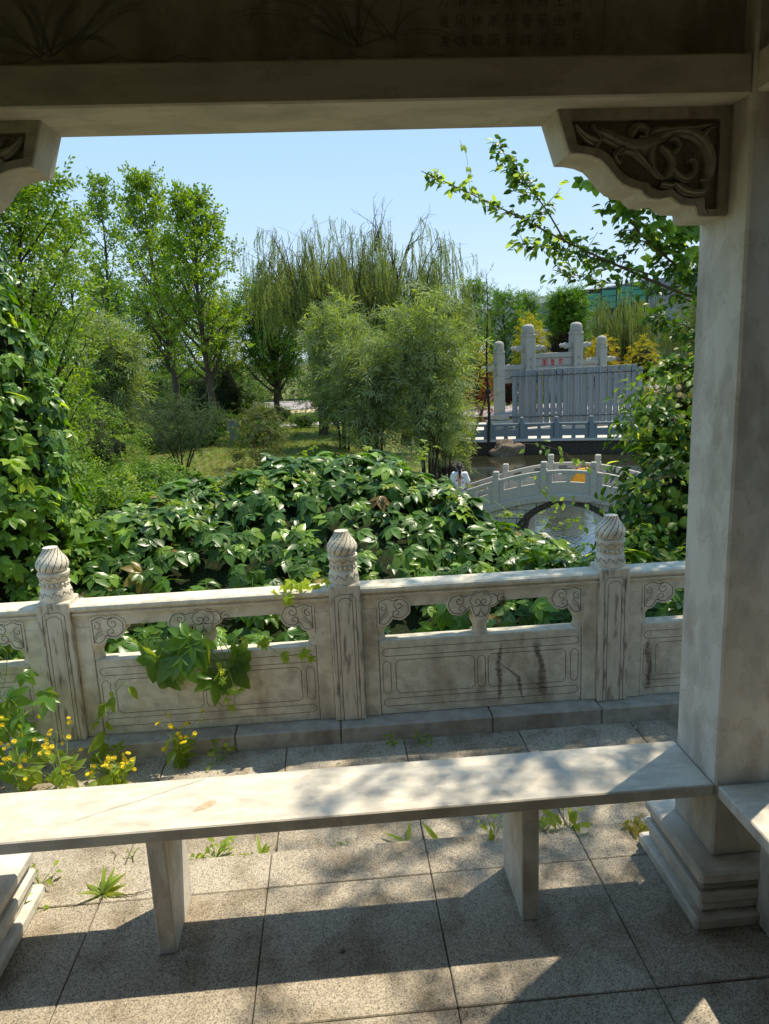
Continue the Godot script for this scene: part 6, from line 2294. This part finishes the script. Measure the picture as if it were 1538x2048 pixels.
func right_side() -> void:
	# the tree whose limbs reach in from the right and whose crown dapples the light
	rng.seed = 300
	var at := Vector3(2.35, -0.4, -3.3)
	var t := thing("overhanging_tree", "tree at the right whose leafy limbs reach in above the pond", "tree", at)
	var w := MB.new()
	w.tube([Vector3.ZERO, Vector3(0.02, 1.2, 0.05), Vector3(-0.1, 2.4, 0.2), Vector3(-0.05, 3.6, 0.4), Vector3(0.1, 4.8, 0.6), Vector3(0.0, 6.2, 0.9)], [0.13, 0.11, 0.095, 0.075, 0.05, 0.02], 9, false)
	var oval := []
	var oc := []
	var lob := []
	var lc := []
	var limbs := [
		[[Vector3(2.30, 1.5, -3.2), Vector3(1.75, 1.95, -2.75), Vector3(1.176, 2.10, -2.66), Vector3(0.478, 2.413, -2.70), Vector3(-0.054, 2.667, -2.66), Vector3(-0.54, 2.86, -2.55)], 0.022, 64, 0.5],
		[[Vector3(0.36, 2.46, -2.69), Vector3(0.26, 2.66, -2.75), Vector3(0.12, 2.87, -2.82), Vector3(0.0, 3.05, -2.86)], 0.009, 34, 0.8],
		[[Vector3(1.75, 1.95, -2.8), Vector3(1.2, 2.24, -2.75), Vector3(0.82, 2.52, -2.7), Vector3(0.66, 2.78, -2.72), Vector3(0.55, 3.0, -2.74)], 0.018, 50, 0.8],
		[[Vector3(0.98, 2.24, -2.74), Vector3(0.62, 2.36, -2.8), Vector3(0.35, 2.44, -2.82), Vector3(0.11, 2.49, -2.83)], 0.009, 36, 0.8],
		[[Vector3(1.7, 1.95, -2.95), Vector3(1.1, 2.16, -2.95), Vector3(0.7, 2.24, -2.95), Vector3(0.36, 2.33, -2.97)], 0.009, 40, 0.9],
		[[Vector3(2.3, 2.0, -3.1), Vector3(1.6, 2.5, -2.8), Vector3(1.1, 2.85, -2.7), Vector3(0.75, 3.12, -2.6)], 0.02, 60, 0.9],
		[[Vector3(2.3, 1.2, -3.2), Vector3(1.7, 1.75, -3.2), Vector3(1.35, 1.95, -3.15), Vector3(1.08, 1.98, -3.1)], 0.014, 70, 1.0],
		[[Vector3(2.3, 0.9, -3.2), Vector3(1.75, 1.45, -3.3), Vector3(1.5, 1.65, -3.3), Vector3(1.2, 1.62, -3.2)], 0.014, 70, 1.0],
		[[Vector3(2.3, 0.9, -3.2), Vector3(1.6, 1.2, -2.9), Vector3(1.05, 1.34, -2.75), Vector3(0.72, 1.30, -2.7)], 0.012, 40, 0.7],
	]
	for lm in limbs:
		var cv := Curve3D.new()
		var pts: Array = lm[0]
		for i in pts.size():
			var tan: Vector3 = (pts[mini(i + 1, pts.size() - 1)] - pts[maxi(i - 1, 0)]) * 0.17
			cv.add_point(pts[i] - at, -tan, tan)
		var ln := cv.get_baked_length()
		var line := []
		for i in 21:
			line.append(cv.sample_baked(ln * i / 20.0, true))
		var rad := []
		for i in 21:
			rad.append(0.75 * lm[1] * (1.0 - 0.85 * i / 20.0))
		w.tube(line, rad, 6, false)
		for i in int(lm[2]):
			var f: float = (i + rr(0, 1)) / float(lm[2])
			var u: float = 0.25 + 0.75 * f
			var p := cv.sample_baked(ln * u, true)
			var d := (wild() + Vector3(-0.4, 0.25, 0)).normalized()
			var l2: float = rr(0.04, 0.24) * lm[3] * (1.2 - 0.8 * f)
			var q := p + d * l2
			w.tube([p, q], [0.003, 0.0015], 3, false)
			for k in 6:
				var e := p.lerp(q, rr(0.3, 1.1)) + wild() * 0.03
				oval.append(facing(e, Vector3.UP + wild() * 0.9, d + wild() * 0.8 - Vector3(0, 0.5, 0), rr(0.038, 0.068)))
				oc.append(shade(Color(0.06, 0.13, 0.022), Color(0.17, 0.27, 0.045)))
	# lobed leaves of a vine clambering in the right of it
	for i in 1100:
		var p := Vector3(rr(0.35, 1.3), rr(2.1, 3.25), rr(-2.95, -2.5))
		if p.y < 2.78 - (p.x - 0.53) * 0.86 or p.y - 2.35 > (p.x - 0.2) * 1.6:
			continue
		lob.append(facing(p - at, Vector3(0, 0.7, 0.4) + wild() * 0.7, Vector3(-0.2, -0.7, 0.2) + wild() * 0.7, rr(0.075, 0.135)))
		var c := shade(Color(0.07, 0.155, 0.02), Color(0.17, 0.30, 0.04))
		if rng.randf() < 0.3:
			c = shade(Color(0.15, 0.26, 0.03), Color(0.2, 0.32, 0.035))
		lc.append(c)
	# the crown overhead
	var xf := []
	var cc := []
	for i in 30:
		var a := i * 2.4
		var base := Vector3(0, rr(3.2, 5.8), 0.4)
		var e := Vector3(-0.35 + cos(a) * rr(0.6, 1.5), rr(4.4, 6.6), 1.1 + sin(a) * rr(0.5, 1.3))
		w.tube([base, (base + e) / 2 + wild() * 0.2, e], [0.03, 0.015, 0.006], 5, false)
		for k in 22:
			var p := base.lerp(e, rr(0.35, 1.1)) + wild() * 0.34
			var g: Vector3 = at + p
			if g.y < 3.75:
				continue
			if g.x - 0.415 * (g.y - 0.45) < -1.28 + rr(-0.08, 0.08): # the left of the bench stays in full sun
				continue
			xf.append(facing(p, Vector3.UP + wild() * 0.9, wild(), rr(0.13, 0.25)))
			cc.append(shade(Color(0.03, 0.075, 0.016), Color(0.085, 0.15, 0.03)))
	for i in 1900:
		var d := wild()
		if d.length() > 1.0:
			continue
		var g := Vector3(2.0, 5.2, -2.0) + d * Vector3(1.7, 1.5, 1.5)
		if g.y < 3.75 or g.x - 0.415 * (g.y - 0.45) < -1.28 + rr(-0.08, 0.08):
			continue
		xf.append(facing(g - at, Vector3.UP + wild() * 0.9, wild(), rr(0.12, 0.22)))
		cc.append(shade(Color(0.03, 0.075, 0.016), Color(0.085, 0.15, 0.03)))
	obj("trunk", w, M.twig, t)
	leaves(L.oval0, M.branch_leaf, oval, oc, t, 260, "leaf", "small_foliage")
	many("crown", L.oval_spray, M.leaf, xf, cc, t)
	# vine as a thing of its own
	var v := thing("lobed_vine", "vine with large lobed leaves clambering under the right bracket", "vine", at)
	var st := MB.new()
	for q in [[Vector3(0, 1.6, 0.3), Vector3(-0.6, 2.6, 0.5), Vector3(-1.3, 3.2, 0.6)], [Vector3(0, 1.6, 0.3), Vector3(-0.5, 2.9, 0.6), Vector3(-0.9, 3.5, 0.7)], [Vector3(-0.2, 2.2, 0.4), Vector3(-0.9, 2.75, 0.5), Vector3(-1.6, 2.9, 0.5)]]:
		st.tube(q, [0.012, 0.008, 0.004], 5, false)
	obj("stem", st, M.red_stem, v)
	leaves(L.lobed0, M.branch_leaf, lob, lc, v, 200, "leaf", "foliage")
	# bright honeysuckle with pale blossom, darker bushes below it
	var hs := blob_shrub("honeysuckle", "honeysuckle bush with cream and yellow blossoms beside the right column", Vector3(1.93, 0.74, -3.95), Vector3(0.62, 0.48, 0.5), 310, L.oval0, M.leaf, Vector2(0.06, 0.11), 1500, Color(0.12, 0.21, 0.04), Color(0.26, 0.36, 0.08), "", "shrub", 150)
	var fx := []
	var fc := []
	for i in 90:
		var d := (wild() + Vector3(-0.3, 0.5, 0.5)).normalized()
		fx.append(facing(Vector3(0, 0.5, 0) + d * Vector3(0.66, 0.5, 0.5) * rr(0.9, 1.15), d + wild() * 0.4, wild(), rr(0.035, 0.06)))
		fc.append(shade(Color(0.7, 0.62, 0.42), Color(0.75, 0.6, 0.25)))
	leaves(L.flower, M.petal, fx, fc, hs, 90, "blossom", "blossoms")
	blob_shrub("dark_bush", "dark green bush beside the right column above the right post", Vector3(1.64, -0.3, -3.4), Vector3(0.54, 0.68, 0.5), 311, L.oval0, M.leaf, Vector2(0.07, 0.13), 2600, Color(0.035, 0.09, 0.014), Color(0.10, 0.19, 0.028), "", "bush", 150, true, 0.7)
	blob_shrub("dark_bush", "lower dark bush just behind the right post's lotus bud", Vector3(0.95, -0.3, -2.75), Vector3(0.5, 0.42, 0.4), 312, L.oval0, M.leaf, Vector2(0.06, 0.11), 1100, Color(0.035, 0.09, 0.016), Color(0.10, 0.19, 0.03), "", "bush", 120)
	# a thin leafy twig in front of the bridge
	vine("leafy_twig", "thin leafy twig hanging across the arched bridge", [Vector3(1.15, 0.95, -2.75), Vector3(0.85, 0.93, -2.75), Vector3(0.6, 1.02, -2.78), Vector3(0.35, 1.16, -2.82), Vector3(0.13, 1.21, -2.82)], 320, L.oval0, M.branch_leaf, Vector2(0.032, 0.055), 34, Color(0.05, 0.12, 0.02), Color(0.11, 0.2, 0.03), 0.05, M.twig, 0.003, "twig", "leafy twigs before the bridge")
	vine("leafy_twig", "thin leafy twig drooping before the bridge's arch", [Vector3(1.1, 0.92, -2.7), Vector3(0.8, 0.82, -2.72), Vector3(0.5, 0.80, -2.74), Vector3(0.28, 0.86, -2.78), Vector3(0.18, 0.98, -2.8)], 321, L.oval0, M.branch_leaf, Vector2(0.032, 0.055), 30, Color(0.04, 0.10, 0.018), Color(0.10, 0.18, 0.03), 0.055, M.twig, 0.003, "twig", "leafy twigs before the bridge")
	vine("leafy_twig", "thin leafy twig low across the pond beside the right post", [Vector3(1.1, 0.6, -2.6), Vector3(0.8, 0.62, -2.62), Vector3(0.6, 0.66, -2.65), Vector3(0.45, 0.68, -2.7)], 322, L.oval0, M.branch_leaf, Vector2(0.035, 0.06), 20, Color(0.05, 0.12, 0.02), Color(0.11, 0.2, 0.03), 0.05, M.twig, 0.003, "twig", "leafy twigs before the bridge")
	vine("upright_shoot", "lone upright shoot with pale leaves above the overhanging branch", [Vector3(-0.24, 2.70, -2.62), Vector3(-0.25, 2.82, -2.62), Vector3(-0.26, 2.95, -2.62), Vector3(-0.30, 3.04, -2.62)], 323, L.lobed1, M.leaf, Vector2(0.05, 0.075), 4, Color(0.2, 0.3, 0.05), Color(0.3, 0.4, 0.08), 0.02, M.green_stem, 0.0025, "twig")
	# a stair rail beyond the right post
	var sr := thing("stair_rail", "end of a pale stone stair rail just behind the right post", "railing", Vector3(0.63, 0, -2.9))
	var b := MB.new()
	b.box(Vector3(0, 0.12, 0), Vector3(0.15, 0.46, 0.15), 0.01)
	obj("post", b, M.bridge, sr)
	var b2 := MB.new()
	b2.box(Vector3(-0.16, 0.25, -0.5), Vector3(0.26, 0.16, 0.9), 0.02)
	obj("handrail", b2, M.bridge, sr)

func small_things() -> void:
	# creeper spilling through the left panel
	rng.seed = 400
	var sp := thing("spilling_creeper", "creeper with large dark leaves spilling through the left panel's opening", "creeper", Vector3(-1.86, 0.45, -1.5))
	var xf := []
	var cs := []
	var st := MB.new()
	for i in 15:
		var a := rr(0, TAU)
		var k := sqrt(rng.randf())
		var p := Vector3(cos(a) * 0.22 * k, -0.01 + sin(a) * 0.15 * k, 0.13 + 0.07 * (1 - k) + rr(-0.02, 0.02))
		st.tube([Vector3(rr(-0.1, 0.1), 0.03, -0.1), Vector3(p.x * 0.7, p.y * 0.5 + 0.06, 0.08), p], [0.004, 0.002], 4, false)
		xf.append(facing(p, Vector3(p.x * 1.2, 0.4 + p.y * 3.0, 0.8) + wild() * 0.5, Vector3(p.x * 4.0, -0.45 + p.y * 2.0, 0.25) + wild() * 0.6, rr(0.19, 0.29)))
		cs.append(shade(Color(0.045, 0.12, 0.02), Color(0.08, 0.18, 0.03)))
	obj("stem", st, M.green_stem, sp)
	leaves(L.creeper1, M.gloss, xf, cs, sp, 40)
	vine("hanging_tendril", "pale hanging shoot with tendrils below the spilling creeper", [Vector3(-1.72, 0.42, -1.34), Vector3(-1.69, 0.34, -1.33), Vector3(-1.68, 0.26, -1.33), Vector3(-1.69, 0.19, -1.33)], 401, L.creeper0, M.leaf, Vector2(0.03, 0.06), 12, Color(0.2, 0.3, 0.04), Color(0.3, 0.38, 0.06), 0.03)
	vine("trailing_shoot", "small shoot trailing right along the left panel's ledge", [Vector3(-1.66, 0.46, -1.42), Vector3(-1.58, 0.50, -1.4), Vector3(-1.50, 0.46, -1.38), Vector3(-1.44, 0.42, -1.37), Vector3(-1.32, 0.42, -1.37)], 402, L.creeper2, M.leaf, Vector2(0.05, 0.09), 9, Color(0.08, 0.18, 0.03), Color(0.2, 0.3, 0.04), 0.025)
	vine("trailing_shoot", "yellowish shoot lying on the handrail left of the middle post", [Vector3(-1.22, 0.76, -1.5), Vector3(-1.3, 0.75, -1.48), Vector3(-1.38, 0.735, -1.45), Vector3(-1.45, 0.70, -1.42)], 403, L.creeper0, M.leaf, Vector2(0.05, 0.085), 16, Color(0.2, 0.29, 0.03), Color(0.32, 0.4, 0.05), 0.035)
	# creeper and flowers at the left post
	vine("post_creeper", "dark creeper with big leaves climbing over the balustrade left of the left post", [Vector3(-2.95, -0.03, -1.25), Vector3(-2.85, 0.15, -1.26), Vector3(-2.78, 0.3, -1.28), Vector3(-2.72, 0.42, -1.3), Vector3(-2.70, 0.55, -1.32)], 404, L.creeper1, M.gloss, Vector2(0.13, 0.21), 22, Color(0.035, 0.095, 0.018), Color(0.07, 0.16, 0.028), 0.1)
	vine("post_creeper", "creeper shoot with leaves crossing the left post's shaft", [Vector3(-2.8, 0.1, -1.2), Vector3(-2.68, 0.22, -1.22), Vector3(-2.58, 0.3, -1.26), Vector3(-2.52, 0.33, -1.28)], 405, L.creeper0, M.gloss, Vector2(0.12, 0.18), 9, Color(0.04, 0.11, 0.02), Color(0.08, 0.18, 0.03), 0.07)
	vine("climbing_shoot", "light green shoot climbing in front of the left panel", [Vector3(-2.30, -0.06, -1.30), Vector3(-2.29, 0.08, -1.30), Vector3(-2.28, 0.2, -1.31), Vector3(-2.24, 0.3, -1.31), Vector3(-2.19, 0.36, -1.32)], 406, L.oval1, M.leaf, Vector2(0.06, 0.09), 15, Color(0.05, 0.13, 0.02), Color(0.16, 0.26, 0.04), 0.03)
	for q in [[Vector3(-2.62, -0.06, -1.12), 0.42, 0.24, 12, "yellow flowered plant with drooping stems at the left edge"], [Vector3(-2.44, -0.06, -1.1), 0.36, 0.2, 10, "yellow flowered plant at the foot of the left post"], [Vector3(-2.18, -0.06, -1.08), 0.2, 0.12, 9, "low yellow flowered plant nearest the bench"], [Vector3(-1.95, -0.06, -1.26), 0.27, 0.14, 11, "yellow flowered plant in front of the left panel"], [Vector3(-2.76, -0.06, -0.98), 0.24, 0.12, 7, "yellow flowered plant cut by the left edge above the bench"]]:
		flower(q[4], q[0], q[1], q[2], q[3])
	# weeds in the joints
	var weeds := [[-2.039, 0, -0.321, 0.05, "starry green weed in the floor joint left of the left bench leg", 14], [-1.984, 0, -0.51, 0.03, "small sprig by the step edge left of the left bench leg", 4], [-1.68, -0.05, -0.53, 0.07, "leafy weed at the step edge right of the left bench leg", 16], [-1.505, -0.05, -0.51, 0.05, "thin grassy weed at the step edge by the floor joint", 6], [-1.18, -0.05, -0.51, 0.045, "tiny bright weed under the middle of the bench", 6], [-0.942, -0.05, -0.52, 0.06, "bent grass blade weed under the bench", 4], [-0.813, -0.05, -0.5, 0.06, "twin grass blade weed left of the right bench leg", 4], [-0.602, -0.05, -0.495, 0.07, "leafy weed touching the right bench leg", 10], [-0.41, -0.05, -0.5, 0.08, "leafy weed right of the right bench leg", 10], [-0.318, -0.05, -0.5, 0.09, "largest leafy weed near the right column's plinth", 16], [-2.284, 0, -0.40, 0.06, "sprig beside the left plinth's far corner", 6], [-2.278, 0, -0.23, 0.06, "sprig beside the left plinth", 6], [-0.93, -0.06, -1.29, 0.05, "small fern like weed at the kerb below the rusty panel", 8], [-0.79, -0.06, -1.28, 0.05, "second small weed at the kerb below the rusty panel", 8], [-1.76, -0.06, -1.27, 0.08, "broad leaved weed at the kerb right of the white stone", 9], [-2.28, -0.06, -1.22, 0.10, "bushy dark weed among the yellow flowers", 24]]
	for i in weeds.size():
		var q = weeds[i]
		rng.seed = 420 + i
		var o := thing("weed", q[4], "weed", Vector3(q[0], q[1], q[2]), 0, "weeds in the paving joints")
		var s2 := MB.new()
		var x2 := []
		var c2 := []
		var grassy: bool = i in [3, 5, 6]
		for k in int(q[5] * (1.0 if grassy else 1.6)):
			var d := (wild() * 0.9 + Vector3(0, 0.9, 0)).normalized()
			var tip: Vector3 = d * q[3] * rr(0.6, 1.3)
			if not grassy:
				s2.tube([Vector3.ZERO, tip], [0.0016, 0.001], 3, false)
			var root := Vector3.ZERO if grassy or i == 0 else tip
			x2.append(facing(root, Vector3(0, 0.8, 0.4) + wild() * 0.5, d + (wild() * 0.5 if not grassy else Vector3.ZERO), (q[3] * 1.9 if grassy or i == 0 else q[3] * rr(0.3, 0.55))))
			c2.append(shade(Color(0.05, 0.12, 0.025), Color(0.15, 0.25, 0.05)))
		s2.tube([Vector3(0, -0.02, 0), Vector3(0, 0.01, 0)], [0.003], 4)
		obj("stem", s2, M.green_stem, o)
		var ms: ArrayMesh = L.oval1
		if grassy or i == 0:
			if not L.has("slim"):
				var sl := MB.new()
				sl.blade(Vector3.ZERO, Vector3(1, 0, 0), Vector3.UP, 1.0, 0.16, 0.3, 0.3, 5, 0.7)
				L.slim = sl.mesh()
			ms = L.slim
		leaves(ms, M.leaf, x2, c2, o, 40)
	# litter
	rng.seed = 450
	var dl := thing("dry_leaf_heap", "small heap of dry brown leaves by the right plinth", "dry leaves", Vector3(-0.05, 0, -0.43))
	var x3 := []
	var c3 := []
	for i in 34:
		x3.append(facing(Vector3(rr(-0.045, 0.045), rr(0.004, 0.03), rr(-0.04, 0.04)), Vector3.UP + wild() * 0.8, wild(), rr(0.02, 0.04)))
		c3.append(shade(Color(0.2, 0.1, 0.05), Color(0.33, 0.2, 0.1)))
	leaves(L.oval1, M.soft, x3, c3, dl, 40)
	for q in [[Vector3(-1.99, 0.003, -0.31), 0.0, 0.115, "dark twig lying on the floor left of the left bench leg"], [Vector3(-2.05, 0.003, -0.50), 1.9, 0.07, "short curved twig near the step edge"]]:
		var tw := thing("fallen_twig", q[3], "twig", q[0], q[1])
		var m := MB.new()
		var l: float = q[2]
		m.tube([Vector3.ZERO, Vector3(l * 0.3, 0.002, 0.008), Vector3(l * 0.6, 0.002, 0.006), Vector3(l, 0.004, -0.008)], [0.0022, 0.0025, 0.0018, 0.001], 5, false)
		m.tube([Vector3(l * 0.3, 0.002, 0.008), Vector3(l * 0.42, 0.006, 0.022)], [0.0012, 0.0008], 4, false)
		m.tube([Vector3(l * 0.6, 0.002, 0.006), Vector3(l * 0.7, 0.005, -0.012)], [0.0012, 0.0008], 4, false)
		obj("stick", m, M.twig, tw)
	var pe := thing("pebble", "dark pebble on the shaded floor below the bench", "pebble", Vector3(-1.2, 0.004, 0.034))
	var pm := MB.new()
	var nz := FastNoiseLite.new()
	nz.frequency = 2.0
	pm.ball(Vector3.ZERO, Vector3(0.009, 0.005, 0.009), 12, 8, 0.4, nz)
	obj("stone", pm, M.ink, pe)
	var ws := thing("stone_chip", "white stone chip on the walk among the yellow flowers", "stone", Vector3(-1.967, -0.045, -1.31), 0.4)
	var wm := MB.new()
	wm.prism(PackedVector2Array([Vector2(-0.035, -0.018), Vector2(0.03, -0.02), Vector2(0.034, 0.002), Vector2(0.014, 0.022), Vector2(-0.02, 0.012)]), -0.02, 0.02, 0.006)
	obj("chip", wm, mat(Color(0.6, 0.58, 0.54), 0.8), ws)
	# crumbs of mortar and husks on the walk
	var cx := []
	var cc := []
	for i in 420:
		var x := rr(-2.7, 0.4)
		cx.append(Transform3D(Basis.from_euler(wild() * 3.0).scaled(Vector3.ONE * rr(0.002, 0.006)), Vector3(x, -0.057, -1.33 + absf(rng.randfn(0, 0.07)))))
		cc.append(shade(Color(0.3, 0.27, 0.2), Color(0.5, 0.46, 0.38)))
	var cm := MB.new()
	cm.ball(Vector3.ZERO, Vector3(1, 0.7, 0.8), 6, 4)
	var cr := Node3D.new()
	cr.name = "gravel_crumbs"
	add_child(cr)
	tag(cr, "pale crumbs scattered along the foot of the kerb stones", "crumbs")
	cr.set_meta("kind", "stuff")
	var cmat := StandardMaterial3D.new()
	cmat.vertex_color_use_as_albedo = true
	cmat.roughness = 0.9
	many("crumbs", cm.mesh(), cmat, cx, cc, cr)
	# dead tendrils at the right plinth
	var dv := thing("dry_vine", "dry brown vine tangle at the foot of the right bench support", "vine", Vector3(0.1, 0, 0.06))
	var dm := MB.new()
	for i in 16:
		var p := Vector3(rr(-0.06, 0.06), 0.004, rr(-0.06, 0.08))
		var d := (wild() + Vector3(0, 0.3, 0)).normalized()
		var pts := []
		for k in 6:
			pts.append(p)
			p += d * 0.02
			p.y = maxf(p.y, 0.003)
			d = (d + wild() * 0.6).normalized()
		dm.tube(pts, [0.0014, 0.0008], 3, false)
	obj("stems", dm, M.twig, dv)

func flower(label: String, at: Vector3, h: float, w: float, n: int) -> void:
	rng.seed = int(absf(at.x) * 1000)
	var o := thing("yellow_flower_plant", label, "flowers", at, 0, "yellow flowered plants by the balustrade")
	var st := MB.new()
	var xf := []
	var cs := []
	var lx := []
	var lc := []
	for i in n:
		var a := rr(0, TAU)
		var tip := Vector3(cos(a) * w * rr(0.3, 1.0), h * rr(0.35, 1.0), sin(a) * w * 0.5)
		var mid := tip * 0.5 + Vector3(0, h * 0.15, 0) + wild() * 0.02
		st.tube([Vector3(rr(-0.02, 0.02), 0, rr(-0.02, 0.02)), mid, tip], [0.0022, 0.0015, 0.001], 4, false)
		var m := 1 + rng.randi() % 4
		for k in m:
			var p := tip + wild() * 0.03
			st.tube([tip - Vector3(0, 0.012, 0), p], [0.0008], 3, false)
			xf.append(facing(p, Vector3(0, 0.6, 0.6) + wild() * 0.6, wild(), rr(0.019, 0.027)))
			cs.append(shade(Color(0.72, 0.52, 0.012), Color(0.82, 0.68, 0.04)))
		for k in 3:
			var p := Vector3.ZERO.lerp(mid, rr(0.2, 1.0))
			lx.append(facing(p, Vector3(0, 0.6, 0.5) + wild() * 0.5, wild() + Vector3(0, 0.2, 0), rr(0.035, 0.07)))
			lc.append(shade(Color(0.05, 0.12, 0.02), Color(0.13, 0.22, 0.04)))
	obj("stem", st, M.green_stem, o)
	leaves(L.flower, M.petal, xf, cs, o, 60, "flower_head")
	leaves(L.oval1, M.leaf, lx, lc, o, 60)

# ------------------------------------------------------------------
func _ready() -> void:
	rng.seed = 1
	var cam := Camera3D.new()
	cam.name = "camera"
	cam.position = EYE
	cam.rotation_order = EULER_ORDER_YXZ
	cam.rotation_degrees = Vector3(-11.860, -3.778, -2.443)
	cam.fov = 69.55
	cam.near = 0.05
	cam.far = 2000.0
	add_child(cam)
	cam.current = true
	var env := Environment.new()
	env.background_mode = Environment.BG_SKY
	var sm := ProceduralSkyMaterial.new()
	sm.sky_top_color = Color(0.565, 0.74, 0.918)
	sm.sky_horizon_color = Color(0.845, 0.915, 0.95)
	sm.sky_curve = 0.13
	sm.ground_bottom_color = Color(0.3, 0.32, 0.27)
	sm.ground_horizon_color = Color(0.7, 0.75, 0.75)
	sm.sun_angle_max = 20.0
	var sky := Sky.new()
	sky.sky_material = sm
	env.sky = sky
	env.tonemap_mode = Environment.TONE_MAPPER_LINEAR
	env.tonemap_exposure = 1.31
	env.sdfgi_enabled = true
	env.ssao_enabled = true
	env.ssil_enabled = true
	var we := WorldEnvironment.new()
	we.name = "world_environment"
	we.environment = env
	add_child(we)
	var sun := DirectionalLight3D.new()
	sun.name = "sun"
	sun.light_energy = 1.6
	sun.light_color = Color(1.0, 0.955, 0.87)
	sun.light_angular_distance = 0.55
	sun.shadow_enabled = true
	add_child(sun)
	sun.look_at_from_position(Vector3(4.15, 10, -3.05), Vector3.ZERO, Vector3.UP)

	materials()
	leaf_meshes()
	land()
	pavilion()
	benches()
	balustrade()
	bridge()
	far_bank()
	screen()
	gate()
	buildings()
	planting()
	person()
	small_things()
